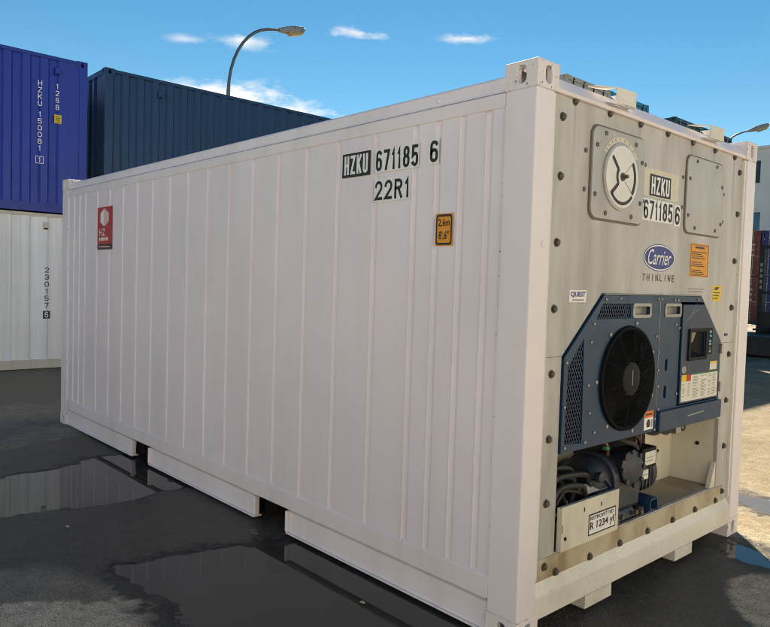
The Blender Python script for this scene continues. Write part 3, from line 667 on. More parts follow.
decal('emblem_face', [(hx - .105, hz + .042), (hx - .012, hz + .085), (hx - .012, hz - .085), (hx - .105, hz - .038)], S2, MT['stickwhite'], o)
decal('emblem_face', [(hx - .002, hz + .085), (hx + .10, hz + .040), (hx + .10, hz - .038), (hx - .002, hz - .085)], S2, MT['pink'], o)
text('lettering', 'HZ', (-5.0, -4.86, 1.970, 2.035), S2, MT['stickwhite'], o, .03)
for k in range(7): decal('print_mark', rect(-5.0 + k * .033, -4.977 + k * .033, 1.925, 1.955), S2, MT['stickwhite'], o)
bpy.context.view_layer.update()
for o in [c for c in reefer.children if c.type == 'MESH' and len(c.data.vertices) and c.name.split('.')[0] in ('owner_code_plate', 'number_backing', 'height_plate', 'red_sticker') and c.data.vertices[0].co.y < .05 and c.data.vertices[0].co.x < -.1]: press(o)
b = B(); b.lathe([(0, .016), (.003, .015)], (-.0005, .088, 1.80), (1, 0, 0), 12); b.build('plug', MT['white'], reefer)

# ---- navy cooling unit
XB = -.018
FC = (.900, 1.149)
TG = [(.632, 1.537), (.913, 1.537), (.917, 1.463), (.578, 1.463)]
LG = [(.342, .875), (.492, .862), (.477, 1.372), (.350, 1.240)]
slots = [rrect(.937, 1.116, 1.474, 1.531, .012, 3), rrect(1.293, 1.474, 1.474, 1.531, .012, 3)]
ovals = [rrect(1.318, 1.348, 1.160, 1.228, .0149, 4), rrect(1.316, 1.346, 1.005, 1.077, .0149, 4)]
DOORH = [(1.482, .946), (2.035, .946), (2.022, 1.338), (1.776, 1.548), (1.482, 1.548)]
UN = [(.318, .830), (2.058, .830), (2.058, 1.302), (1.752, 1.583), (.645, 1.583), (.318, 1.287)]
b = B(); b.plate(UN, [ell(*FC, .262, n=40), TG, LG, *slots, *ovals, DOORH], .022, EX(XB))
unit = b.build('condenser_panel', MT['navy'], reefer, bevel=.0015, segs=1)
B().box(-.26, -.245, .33, 1.47, .845, 1.56).build('back_plate', MT['dark'], unit)
for y0, y1, z0, z1 in ((.33, 2.04, 1.565, 1.575), (.322, .33, .84, 1.28), (.33, 2.04, .834, .842)): B().box(-.25, -.042, y0, y1, z0, z1).build('casing', MT['navydark'], unit)
B().plate([(.645, 1.5845), (1.752, 1.5845), (1.752, 1.589), (.645, 1.589)], [], .02, EX(XP + .014)).build('top_trim', MT['screw'], unit)
for sl_ in slots:       # finger recesses
    ys = [p[0] for p in sl_]; y0, y1 = min(ys), max(ys)
    b = B(); b.plate(rrect(y0 - .010, y1 + .010, 1.464, 1.541, .016, 3), [rrect(y0 + .006, y1 - .006, 1.480, 1.525, .010, 3)], .004, EX(XB + .0045)); hnd = b.build('hand_slot', MT['steel'], unit)
    B().box(-.070, -.065, y0 - .01, y1 + .01, 1.46, 1.545).build('slot_back', MT['beige2'], hnd)
    B().box(-.0645, -.041, y0 - .01, y1 + .01, 1.540, 1.545).build('slot_top', MT['dark'], hnd)
    B().box(-.0645, -.041, y0 - .01, y1 + .01, 1.460, 1.465).build('slot_floor', MT['baywall'], hnd)
    for yy in (y0 - .0105, y1 + .0055): B().box(-.0645, -.041, yy, yy + .005, 1.466, 1.539).build('slot_side', MT['beige2'], hnd)
def clip_line(P, n, d):     # convex polygon, line n.p = d -> segment
    out = []
    for i in range(len(P)):
        a, c = Vector(P[i]), Vector(P[(i + 1) % len(P)]); da, dc = n.dot(a) - d, n.dot(c) - d
        if (da < 0) != (dc < 0): out.append(a + (c - a) * (da / (da - dc)))
    return out
for P in (TG, LG):
    b = B()
    for ang in (62, -62):
        dv = Vector((math.cos(R(ang)), math.sin(R(ang)))); nv = Vector((-dv.y, dv.x)); ds = [nv.dot(Vector(p)) for p in P]; d = min(ds) + .008
        while d < max(ds):
            s = clip_line(P, nv, d)
            if len(s) == 2:
                e = nv * .0026; b.plate([tuple(s[0] + e), tuple(s[1] + e), tuple(s[1] - e), tuple(s[0] - e)], [], .003, EX(XB - .004 - (.0015 if ang > 0 else 0)))
            d += .0185
    g = b.build('mesh_grille', MT['navydark'], unit); g['kind'] = 'stuff'
# fan
fan = bpy.data.objects.new('fan', None); COL.objects.link(fan); fan.parent = reefer; fan.location = (0, *FC)
fan.empty_display_size = .1
b = B(); b.lathe([(XB - .020, .250), (XB + .012, .253), (XB + .020, .262), (XB + .016, .272), (XB + .0005, .276)], (0, 0, 0), (1, 0, 0), 56)
for f in [f for f in b.bm.faces if len(f.verts) > 8]: b.bm.faces.remove(f)
b.build('fan_ring', MT['guard'], fan, True)
b = B()
for k in range(17):
    r = .100 + k * .0098
    pts = [(XB + .014 + .012 * (1 - ((r - .1) / .16) ** 2), r * math.cos(i * math.tau / 56), r * math.sin(i * math.tau / 56)) for i in range(57)]
    b.tube(pts, .0021, 5, False)
b.build('guard_wires', MT['guard'], fan, True)
for k in range(10):
    a = k * math.tau / 10 + .2; B().tube([(XB + .029, .085 * math.cos(a), .085 * math.sin(a)), (XB + .022, .19 * math.cos(a), .19 * math.sin(a)), (XB + .014, .262 * math.cos(a), .262 * math.sin(a))], .0032, 5).build('guard_spoke', MT['guard'], fan)
b = B(); b.lathe([(XB + .018, .092), (XB + .026, .090), (XB + .030, .082), (XB + .031, .02)], (0, 0, 0), (1, 0, 0), 32); b.build('hub_cap', MT['black'], fan, True)
B().box(XB + .0315, XB + .0325, -.003, .003, -.035, .045).build('scratch', MT['steel'], fan)
for k in range(5):
    a = k * math.tau / 5 + .5; pts = []
    for r, tw in ((.07, .5), (.14, .42), (.235, .3)):
        pts.append((r, tw))
    b = B(); q = []
    for r, tw in pts:
        for s in (-1, 1): q.append(b.bm.verts.new((-.09 + s * .045 * math.sin(1.0 - tw), r * math.cos(a + s * tw * .8), r * math.sin(a + s * tw * .8))))
    for i in (0, 2): b.bm.faces.new((q[i], q[i + 1], q[i + 3], q[i + 2]))
    o = b.build('fan_blade', MT['black'], fan); sm = o.modifiers.new('thick', 'SOLIDIFY'); sm.thickness = .004
b = B(); b.lathe([(-.13, .07), (-.05, .07)], (0, 0, 0), (1, 0, 0), 20); b.build('motor', MT['black'], fan, True)
for a in (75, 128, 180, 232, 285, 338, 25): screw(FC[0] + .296 * math.cos(R(a)), FC[1] + .296 * math.sin(R(a)), XB + .0002, .012, unit)
for y, zz in ((.66, 1.56), (.80, 1.565), (1.205, 1.565), (1.24, 1.565), (1.20, 1.36), (1.235, 1.27), (1.236, 1.17), (1.242, 1.08), (1.255, .95), (1.225, .90), (1.47, 1.40), (1.40, 1.56), (1.44, 1.56), (.56, 1.44), (.54, 1.35), (.53, 1.14), (.345, .855), (.52, .86), (.55, 1.0), (.335, 1.26), (.60, .90), (1.43, 1.42), (1.47, 1.02), (1.225, .84), (1.70, 1.565), (.322 + .01, 1.05)): screw(y, zz, XB + .0002, .009, unit)
B().plate(rect(1.2285, 1.2325, .84, 1.575), [], .0008, EX(XB + .0012)).build('panel_seam', MT['steel'], unit)
# control box
XD = -.008
dr = [(1.494, .955), (2.022, .955), (2.008, 1.333), (1.770, 1.536), (1.494, 1.536)]
SCR = rect(1.592, 1.800, 1.222, 1.375)
b = B(); b.plate(dr, [SCR], .03, EX(XD)); cdoor = b.build('control_box_door', MT['navydark'], reefer, bevel=.003)
b = B(); b.plate(rrect(1.572, 1.818, 1.204, 1.393, .008, 2), [rrect(1.594, 1.798, 1.224, 1.373, .005, 2)], .008, EX(XD + .0085)); b.build('display_bezel', MT['black'], cdoor)
B().box(-.20, -.19, 1.47, 2.04, .93, 1.56).build('box_back', MT['dark'], cdoor)
b = B(); b.poly([(-.022, 1.592, 1.222), (-.022, 1.592, 1.375), (-.060, 1.72, 1.35), (-.060, 1.72, 1.26)]); b.poly([(-.022, 1.592, 1.222), (-.060, 1.72, 1.26), (-.022, 1.80, 1.222)]); b.poly([(-.06, 1.72, 1.26), (-.06, 1.72, 1.35), (-.022, 1.80, 1.375), (-.022, 1.80, 1.222)]); b.poly([(-.022, 1.592, 1.375), (-.022, 1.80, 1.375), (-.06, 1.72, 1.35)])
b.build('display_well', MT['black'], cdoor)
B().plate([(1.598, 1.29), (1.66, 1.315), (1.70, 1.368), (1.598, 1.370)], [], .002, EX(-.020)).build('display_face', MT['screen'], cdoor)
KP = EX(XD + .0012)
b = B(); b.plate(rrect(1.832, 1.905, 1.232, 1.392, .006, 2), [], .001, KP); kp = b.build('keypad', MT['black'], cdoor)
for k, (y, zz, m) in enumerate(((1.868, 1.37, 'steel'), (1.872, 1.345, 'cyan'), (1.868, 1.312, 'cyan'), (1.868, 1.294, 'cyan'), (1.868, 1.268, 'bolt'), (1.868, 1.25, 'steel'))):
    B().plate(rrect(y - .014, y + .014, zz - .007, zz + .007, .003, 2), [], .002, EX(XD + .0036)).build('key', MT[m], kp)
o = decal('notice_sticker', rect(1.508, 2.004, .966, 1.118), KP, MT['label'], cdoor)
Q = EX(XD + .0021)
decal('sticker_band', rect(1.60, 2.0, 1.108, 1.117), Q, MT['green'], o) if False else None
b = B(); b.plate(rect(1.625, 2.003, 1.1185, 1.128), [], .0008, KP); b.build('sticker_band', MT['green'], cdoor)
decal('warning_patch', rect(1.509, 1.570, 1.085, 1.124), Q, MT['yellow'], cdoor); decal('warning_patch', rect(1.571, 1.628, 1.085, 1.124), Q, MT['red'], cdoor)
b = B()
rn = random.Random(4)
for c, (y0, y1) in enumerate(((1.52, 1.565), (1.59, 1.63), (1.66, 1.745), (1.765, 1.85), (1.87, 1.92), (1.93, 1.99))):
    for k in range(15 if c > 1 else 9):
        zz = (1.108 if c > 1 else 1.072) - k * .0088
        if zz < .975 or rn.random() < .12: continue
        b.plate(rect(y0, y0 + (y1 - y0) * rn.uniform(.5, 1), zz - .0035, zz), [], .0005, Q)
b.build('print_lines', MT['greyprint'], cdoor)['kind'] = 'stuff'
decal('small_sticker', rect(1.884, 1.985, 1.134, 1.186), KP, MT['label'], cdoor); decal('warning_patch', rect(1.886, 1.983, 1.172, 1.1845), Q, MT['yellow'], cdoor)
decal('small_sticker', ell(1.535, 1.155, .03, .022, 12), KP, MT['greyprint'], cdoor)
stroke([(1.545, 1.44), (1.60, 1.475), (1.64, 1.515)], .004, KP).build('scratch', MT['steel'], cdoor); stroke([(1.60, 1.475), (1.70, 1.51)], .003, KP).build('scratch', MT['steel'], cdoor)
for zz in (1.26, 1.02): B().box(-.03, .006, 2.024, 2.042, zz - .03, zz + .03).build('hinge', MT['steel'], cdoor, bevel=.003)
b = B(); b.plate(rect(1.247, 2.060, .826, .938), [], .075, EX(.004)); lb = b.build('lower_bar', MT['navy'], reefer, bevel=.005)
stroke([(1.585, .882), (1.80, .890)], .007, EX(.0052)).build('scratch', MT['steel'], lb)
B().plate(rect(2.044, 2.066, .945, 1.30), [], .05, EX(XP - .004)).build('side_strip', MT['beige2'], reefer)
o = decal('warning_sticker', rect(1.104, 1.206, .848, .952), EX(XB + .0012), MT['stickwhite']); W2 = EX(XB + .0022)
decal('warning_header', rect(1.104, 1.206, .915, .952), W2, MT['warnorange'], o); decal('print_line', rect(1.118, 1.19, .928, .938), EX(XB + .0032), MT['printdark'], o)
decal('print_mark', [(1.135, .862), (1.165, .862), (1.170, .885), (1.160, .905), (1.145, .905), (1.130, .885)], W2, MT['stickblack'], o); decal('print_line', rect(1.18, 1.196, .86, .90), W2, MT['greyprint'], o)

# ---- compressor bay
XK = -.335
B().box(XK - .01, XK, .30, 2.13, .35, .84).build('bay_back', MT['baywall'], reefer)
B().box(XK + .001, XP - .021, .296, .308, .35, .84).build('bay_side', MT['baywall'], reefer); B().box(XK + .001, XP - .021, 2.118, 2.130, .35, .84).build('bay_side', MT['baywall'], reefer)
B().box(XK + .001, XP - .0005, .309, 2.117, .345, .3605).build('bay_floor', MT['floor'], reefer)
B().hexa([(-.06, 2.035, .361), (-.034, 2.035, .361), (-.034, 2.113, .361), (-.06, 2.113, .361), (-.06, 2.105, .52), (-.034, 2.105, .52), (-.034, 2.113, .52), (-.06, 2.113, .52)]).build('gusset', MT['baywall'], reefer)
for y, zz in ((1.93, .56), (1.60, .60), (1.66, .47), (1.72, .70)): screw(y, zz, XK + .0002, .011, reefer, MT['dark'])
B().cyl((-.16, 2.1178, .62), (-.16, 2.112, .62), .013, 12).build('plug', MT['dark'], reefer)
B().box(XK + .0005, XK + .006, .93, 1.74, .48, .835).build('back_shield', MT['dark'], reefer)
# electrical box with the retrofit plate
XE = .006
b = B(); b.box(-.024, XE - .0035, .316, .828, .372, .578); eb = b.build('terminal_box', MT['baywall'], reefer, bevel=.003)
B().plate(rect(.314, .830, .370, .584), [], .003, EX(XE)).build('box_cover', MT['baywall'], eb, bevel=.001)
o = decal('retrofit_plate', rect(.546, .801, .396, .503), EX(XE + .0012), MT['stickblack'], eb)
decal('plate_field', rect(.553, .794, .403, .496), EX(XE + .0018), MT['stickwhite'], o) if False else None
E2, E3 = EX(XE + .0020), EX(XE + .0030)
decal('plate_field', rect(.553, .794, .403, .496), E2, MT['stickwhite'], eb)
text('lettering', 'RETROFITTED', (.558, .780, .472, .491), E3, MT['stickblack'], eb, .02); text('lettering', 'R 1234 yf', (.558, .788, .414, .462), E3, MT['stickblack'], eb, .02)
for y in (.505, .66): B().box(XE + .0002, XE + .0012, y - .004, y + .004, .528, .548).build('slot_mark', MT['dark'], eb)
screw(.345, .43, XE + .0002, .010, eb, MT['dark']); B().box(XE + .0002, XE + .001, .318, .322, .46, .50).build('slot_mark', MT['dark'], eb)
b = B(); b.hexa([(-.10, .60, .585), (-.04, .60, .585), (-.04, .79, .585), (-.10, .79, .585), (-.10, .64, .615), (-.08, .66, .615), (-.08, .74, .605), (-.10, .76, .60)]); b.build('box_flap', MT['beige2'], eb)
# cables
rn = random.Random(11)
def smoothcurve(pts, n=8):
    out = []; P = [Vector(pts[0])] + [Vector(p) for p in pts] + [Vector(pts[-1])]
    for i in range(1, len(P) - 2):
        for k in range(n):
            t = k / n; p0, p1, p2, p3 = P[i - 1:i + 3]
            out.append(.5 * ((2 * p1) + (p2 - p0) * t + (2 * p0 - 5 * p1 + 4 * p2 - p3) * t * t + (3 * p1 - p0 - 3 * p2 + p3) * t ** 3))
    return out + [P[-1]]
for k, (zt, ye, xx) in enumerate(((.735, .57, -.10), (.700, .66, -.07), (.67, .53, -.13), (.655, .60, -.05), (.63, .48, -.09), (.60, .55, -.15), (.72, .45, -.16))):
    pts = [(xx, .316, zt - .05), (xx, .36, zt - .012), (xx + .01, .42, zt), (xx, ye - .03, zt - .03), (xx - .01, ye + .02, zt - .11), (xx - .02, ye + .02, .50)]
    B().tube(smoothcurve(pts), .0115 + .003 * (k % 2), 8).build('cable', MT['rubber'], reefer, True)
for k in range(5):
    xx = -.06 - .035 * k; zt = .66 + .022 * ((k * 3) % 4); ye = .62 - .045 * k
    pts = [(xx, .318, zt - .13), (xx + .008, .37, zt - .06), (xx, .44, zt - .035), (xx - .006, ye, zt - .09), (xx, ye - .05, .52), (xx, ye - .16, .47)]
    B().tube(smoothcurve(pts), .0085 + .002 * (k % 3), 8).build('cable', MT['rubber'], reefer, True)
MT['copper'] = flat('tarnished_copper', (.28, .13, .07), .4, .7, .4)
for k, pts in enumerate(([(-.29, 1.25, .80), (-.28, 1.42, .79), (-.29, 1.60, .78), (-.30, 1.62, .70), (-.30, 1.62, .40)], [(-.27, 1.20, .74), (-.26, 1.36, .76), (-.27, 1.52, .75), (-.29, 1.54, .66), (-.29, 1.54, .38)], [(-.10, .88, .73), (-.09, .86, .78), (-.12, .84, .83)])):
    B().tube(smoothcurve(pts), .010, 8).build('copper_pipe', MT['copper'], reefer, True)
# compressor (one assembly)
comp = bpy.data.objects.new('compressor', None); COL.objects.link(comp); comp.parent = reefer; comp.empty_display_size = .1
cy, cz = 1.02, .595
b = B(); b.lathe([(0, .05), (.0, .105), (.02, .128), (.20, .130), (.24, .12), (.40, .118), (.42, .10), (.44, .05)], (-.17, .70, cz), (0, 1, 0), 28); b.build('motor_barrel', MT['compr'], comp, True)
b = B(); b.lathe([(0, .150), (.022, .150)], (-.17, .83, cz), (0, 1, 0), 28); b.build('flange', MT['compr'], comp, bevel=.003)
b = B(); b.lathe([(0, .080), (.012, .088), (.10, .088), (.104, .096), (.116, .096), (.120, .080), (.128, .060), (.134, .025)], (-.14, 1.035, .640), (1, -.12, .1), 26); cvh = b.build('cylinder_head', MT['compr'], comp, True)
ax = Vector((1, -.12, .1)).normalized(); pa = ax.orthogonal().normalized(); pb = ax.cross(pa)
for k in range(8):
    a = k * math.tau / 8; p0 = Vector((-.14, 1.035, .640)) + ax * .112 + (pa * math.cos(a) + pb * math.sin(a)) * .090
    B().cyl(p0, p0 + ax * .016, .014, 6).build('head_bolt', MT['compr'], cvh)
b = B(); b.box(-.26, -.055, .90, 1.17, .42, .64); b.build('crankcase', MT['compr'], comp, bevel=.02, segs=3)
b = B(); b.box(-.28, -.10, 1.15, 1.40, .47, .69); b.build('stator_housing', MT['compr'], comp, bevel=.03, segs=3)
for k in range(5): B().box(-.285, -.094, 1.19 + k * .04, 1.20 + k * .04, .475, .595).build('cooling_fin', MT['compr'], comp)
b = B(); b.hexa([(-.24, .90, .362), (-.045, .90, .362), (-.045, 1.16, .362), (-.24, 1.16, .362), (-.22, .95, .42), (-.07, .95, .42), (-.07, 1.12, .42), (-.22, 1.12, .42)]); b.build('pedestal', MT['compr'], comp, bevel=.01)
B().box(-.29, -.031, .845, 1.22, .3608, .372).build('base_plate', MT['compr'], comp, bevel=.002)
b = B(); b.extr([(1.22, .362), (1.22, .372), (1.25, .372), (1.262, .435), (1.34, .435), (1.352, .372), (1.40, .372), (1.40, .362), (1.344, .362), (1.333, .427), (1.268, .427), (1.258, .362)], lambda y, zz, l: (l, y, zz), -.24, -.034); b.build('mount_channel', MT['navy'], comp)
b = B(); b.lathe([(0, .10), (.015, .128), (.06, .128), (.075, .10), (.11, .04)], (-.23, 1.40, .54), (0, 1, 0), 26); b.build('end_bell', MT['compr'], comp, True)
b = B(); b.lathe([(0, .085), (.30, .085)], (-.23, 1.11, .56), (0, 1, 0), 20); b.build('neck', MT['compr'], comp, True)
jb = B().box(-.17, -.075, 1.225, 1.388, .600, .716).build('junction_box', MT['black'], comp, bevel=.008)
B().plate(rect(1.250, 1.372, .619, .695), [], .001, EX(-.0735)).build('box_label', MT['label'], jb); decal('print_line', rect(1.262, 1.36, .660, .664), EX(-.0725), MT['greyprint'], jb); decal('print_line', rect(1.262, 1.34, .640, .645), EX(-.0725), MT['greyprint'], jb)
B().plate(rect(1.185, 1.267, .550, .602), [], .03, EX(-.060)).build('name_plate', MT['label'], comp); decal('print_line', rect(1.195, 1.255, .572, .578), EX(-.059), MT['greyprint'], comp)
B().tube(smoothcurve([(-.10, 1.20, .72), (-.08, 1.12, .76), (-.09, 1.02, .79), (-.15, .96, .83)]), .014, 8).build('hose', MT['rubber'], comp, True)
B().tube(smoothcurve([(-.12, 1.26, .72), (-.10, 1.22, .77), (-.12, 1.15, .82)]), .012, 8).build('hose', MT['rubber'], comp, True)
B().tube(smoothcurve([(-.07, .66, .62), (-.045, .74, .64), (-.04, .80, .60), (-.05, .86, .545), (-.05, .93, .535)]), .011, 8).build('pipe', MT['compr'], comp, True)
b = B(); b.lathe([(0, .02), (.02, .028), (.035, .028), (.04, .015)], (-.055, .70, .655), (1, 0, 0), 12); b.build('valve', MT['compr'], comp, True)
B().cyl((-.05, .76, .793), (-.05, .80, .788), .011, 10).build('cap', flat('green_cap', (.02, .16, .07), .5), comp, True)
for y, zz in ((.955, .395), (1.10, .395), (.90, .385), (1.16, .385)): B().cyl((-.045, y, zz), (-.03, y, zz), .016, 6).build('mount_bolt', MT['bolt'], comp)
B().cyl((-.06, .90, .373), (-.06, .90, .412), .028, 12).build('mount_rubber', MT['rubber'], comp, True); B().cyl((-.06, 1.17, .373), (-.06, 1.17, .412), .028, 12).build('mount_rubber', MT['rubber'], comp, True)
# hanging wires and connector on the right of the bay
for k in range(4):
    pts = [(-.12 + .02 * k, 1.30 + .02 * k, .80), (-.11, 1.42, .77 + .012 * k), (-.10, 1.55, .79 - .01 * k), (-.09, 1.66, .775 + .01 * k), (-.08, 1.73, .80)]
    B().tube(smoothcurve(pts), .006, 6).build('wire', MT['rubber'], reefer, True)
B().box(-.11, -.07, 1.615, 1.675, .755, .825).build('connector', MT['steel'], reefer, bevel=.004)
B().tube(smoothcurve([(-.09, 1.69, .80), (-.08, 1.72, .765), (-.08, 1.745, .78), (-.08, 1.73, .81)]), .005, 6).build('wire', MT['rubber'], reefer, True)

# ------------------------------------------------------------------ dry containers
CM = {}
def corr_mesh(length, z0, z1, depth=.036, pitch=.278, flat_o=.11, sl=.030, start=.0):
    """trapezoid corrugated sheet from x = 0 to length, outer crest at y = 0, inward +y"""
    b = B(); pts = [(0, 0)]; x = start + .02
    while x + pitch < length:
        pts += [(x, 0), (x + sl, depth), (x + pitch - flat_o - sl, depth), (x + pitch - flat_o, 0)]; x += pitch
    pts.append((length, 0))
    q = [[b.bm.verts.new((a, c, zz)) for a, c in pts] for zz in (z0, z1)]
    for i in range(len(pts) - 1): b.bm.faces.new((q[0][i], q[0][i + 1], q[1][i + 1], q[1][i]))
    me = bpy.data.meshes.new('side_wall'); b.bm.to_mesh(me); b.bm.free(); return me
def get(key, fn):
    if key not in CM: CM[key] = fn()
    return CM[key]
def simple(name, fn):
    def f():
        b = B(); fn(b); return b.mesh(name)
    return f
def dry_container(label, m, loc, rz, H=HH, group=None, rails=None, gear=None, detail=True, name='shipping_container'):
    """local frame: long side at y = 0 facing -y, door end at x = L facing +x"""
    L, W = LL, WW; rails = rails or m; gear = gear or MT['steel']
    t = thing(name, label, 'container', loc, rz, group)
    castings(t, rails, H, L, L)
    for i, (x0, x1, y0, y1) in enumerate(((.001, .13, .001, .12), (.001, .13, W - .12, W - .001), (L - .13, L - .001, .001, .12), (L - .13, L - .001, W - .12, W - .001))):
        link('corner_post', get(('post', i, H), simple('corner_post', lambda b: b.box(x0, x1, y0, y1, .1185, H - .1185))), m, t)
    for s in (0, 1):
        o = link('side_wall', get(('side', H), lambda: corr_mesh(L - .26, .155, H - .062)), m, t); o.location = (.13, .012, 0)
        if s: o.location = (L - .13, W - .012, 0); o.rotation_euler.z = math.pi
        y0, y1 = (.002, .07) if s == 0 else (W - .07, W - .002)
        link('top_rail', get(('tr', H, s), simple('top_rail', lambda b: b.box(.179, L - .179, y0, y1, H - .068, H - .012))), rails, t)
        def br(b):
            for a, c in ((.179, 1.84), (2.20, 3.86), (4.22, L - .179)): b.box(a, c, y0, y1, .010, .1555)
            b.box(1.84, 2.20, y0 + .001, y1 - .001, .125, .1555); b.box(3.86, 4.22, y0 + .001, y1 - .001, .125, .1555)
        link('bottom_rail', get(('br', s), simple('bottom_rail', br)), rails, t)
    link('base', get('base', simple('base', lambda b: b.box(.02, L - .02, .075, W - .075, .08, .15))), MT['dark'], t)
    link('roof', get(('roof', H), simple('roof', lambda b: b.box(.02, L - .02, .071, W - .071, H - .045, H - .020))), rails, t)
    # front end: corrugated, door end: two leaves with lock rods
    o = link('end_wall', get(('end', H), lambda: corr_mesh(W - .24, .15, H - .10, .045, .25, .10)), m, t); o.location = (.012, W - .12, 0); o.rotation_euler.z = -math.pi / 2
    link('front_header', get(('fh', H), simple('front_header', lambda b: b.box(.002, .06, .163, W - .163, H - .10, H - .012))), rails, t)
    link('front_sill', get('fs', simple('front_sill', lambda b: b.box(.002, .06, .163, W - .163, .01, .15))), rails, t)
    link('door_header', get(('dh', H), simple('door_header', lambda b: b.box(L - .08, L - .002, .163, W - .163, H - .125, H - .012))), rails, t)
    link('door_sill', get('ds', simple('door_sill', lambda b: b.box(L - .08, L - .002, .163, W - .163, .01, .15))), rails, t)
    for s in (0, 1):
        ya, yb = (.122, W / 2 - .006) if s == 0 else (W / 2 + .006, W - .122)
        def dl(b):
            b.box(L - .07, L - .04, ya, yb, .155, H - .128)
            for k in range(5):
                za = .22 + k * (H - .42) / 5; b.box(L - .0395, L - .022, ya + .08, yb - .08, za, za + (H - .42) / 5 * .62)
        d = link('door', get(('door', s, H), simple('door', dl)), m, t)
        if not detail: continue
        for k in (0, 1):
            yr = ya + (yb - ya) * (.26 if k == 0 else .76)
            def lr(b):
                b.tube([(L + .012 - .03, yr, .09), (L + .012 - .03, yr, H - .06)], .017, 8)
                for zz in (.06, H - .10): b.box(L - .035, L + .0, yr - .05, yr + .05, zz, zz + .045)
                for zz in (.5, 1.0, 1.6, H - .45): b.box(L - .0215, L + .0, yr - .045, yr + .045, zz, zz + .05)
                b.box(L - .018, L + .004, yr - .02, yr + .34, 1.12, 1.155)
            link('lock_rod', get(('lr', s, k, H), simple('lock_rod', lr)), gear, d)
        def hg(b):
            ye = ya if s == 0 else yb
            for zz in (.4, .95, 1.5, 2.05): b.box(L - .0395, L - .010, ye - .02, ye + .05, zz, zz + .10)
        link('hinges', get(('hg', s, H), simple('hinges', hg)), gear, d)
    return t
def vent(t, x, zz, m):
    b = B(); b.hexa([(x - .04, -.022, zz - .055), (x + .04, -.022, zz - .055), (x + .045, .011, zz - .06), (x - .045, .011, zz - .06), (x - .04, -.022, zz + .06), (x + .04, -.022, zz + .06), (x + .045, .011, zz + .065), (x - .045, .011, zz + .065)])
    o = b.build('vent', m, t, bevel=.006); B().box(x - .028, x + .028, -.024, -.021, zz - .052, zz - .030).build('vent_mouth', MT['dark'], o); return o
MT['blue'] = paint('deep_blue_paint', (.007, .040, .36), .42, (.007, .028, .24), .4, streak=(1, 1, .3))
MT['bluerail'] = paint('mid_blue_rail', (.007, .036, .30), .45, (.012, .024, .18), .35)
MT['teal'] = paint('dark_slate_teal_paint', (.003, .042, .125), .40, (.006, .032, .080), .4, streak=(1, 1, .3))
MT['dwhite'] = paint('weathered_white_paint', (.84, .88, .92), .5, (.74, .66, .64), .6, streak=(2.2, 2.2, .05), scale=2.6, lo=.42, hi=.62)
MT['cream'] = paint('cream_rail_paint', (.58, .54, .47), .5, (.3, .25, .2), .4)
MT['greyc'] = paint('pale_grey_paint', (.52, .50, .46), .5, (.2, .18, .16), .5)
MT['bright'] = paint('bright_teal_paint', (.02, .26, .40), .45, (.05, .12, .15), .4)
MT['dkgreen'] = paint('dark_green_paint', (.010, .060, .068), .45, (.02, .03, .03), .4)
MT['brown'] = paint('maroon_paint', (.20, .045, .040), .5, (.09, .04, .035), .5)
MT['farblue'] = paint('navy_blue_paint', (.03, .035, .17), .5, (.03, .03, .05), .4)
q90 = math.pi / 2
XS = -10.62; YB = 1.845 - LL
wc = dry_container('weathered white container on the ground, under the blue one', MT['dwhite'], (XS, YB, 0), q90, rails=MT['cream'])
bc = dry_container('deep blue container stacked on the white one, yellow sticker near its end', MT['blue'], (XS - .02, YB, HH + .006), q90, rails=MT['bluerail'])
tl = dry_container('dark container on the ground hidden behind the white refrigerated container', MT['teal'], (XS, 2.13, 0), q90)
tu = dry_container('dark slate teal container in the upper row behind the refrigerated container roof', MT['teal'], (XS, 2.13, HH + .006), q90)
lx = lambda y: y - YB           # world y -> local x on the left stack
FS = SX(.0105)
vtext('owner_code', 'HZKU', lx(1.092), 4.735 - HH, .085, .086, .024, FS, MT['stickwhite'], bc, .02)
vtext('serial_number', '150081', lx(1.092), 4.229 - HH, .085, .086, .024, FS, MT['stickwhite'], bc, .02)
b = B(); b.plate(rect(lx(1.092) - .062, lx(1.092) + .062, 3.385 - HH, 3.505 - HH), [rect(lx(1.092) - .053, lx(1.092) + .053, 3.394 - HH, 3.496 - HH)], .0006, FS); b.build('digit_frame', MT['stickwhite'], bc)
vtext('lettering', '1', lx(1.092), 3.488 - HH, .08, .086, .03, FS, MT['stickwhite'], bc, .02)
vtext('lettering', '1268', lx(1.362), 4.735 - HH, .075, .088, .026, FS, MT['stickwhite'], bc, .02)
o = decal('yellow_sticker', rect(lx(1.315), lx(1.432), 4.082 - HH, 4.225 - HH), FS, MT['yellow'], bc)
for k in range(4): decal('print_line', rect(lx(1.333), lx(1.412 - .012 * (k % 2)), 4.100 - HH + k * .031, 4.112 - HH + k * .031), SX(.0095), MT['printdark'], o)
vent(bc, lx(1.358), 4.93 - HH, MT['blue']); vent(wc, lx(1.19), 2.37, MT['cream']); vent(tu, 1.0, 2.30, MT['teal'])
vtext('lettering', '230157', lx(1.215), 1.690, .088, .088, .030, FS, MT['stickblack'], wc, .02)
o = decal('digit_frame', rect(lx(1.215) - .055, lx(1.215) + .055, .835, .965), FS, MT['stickblack'], wc); vtext('lettering', '6', lx(1.215), .952, .075, .102, .02, SX(.0093), MT['stickwhite'], wc, .02)

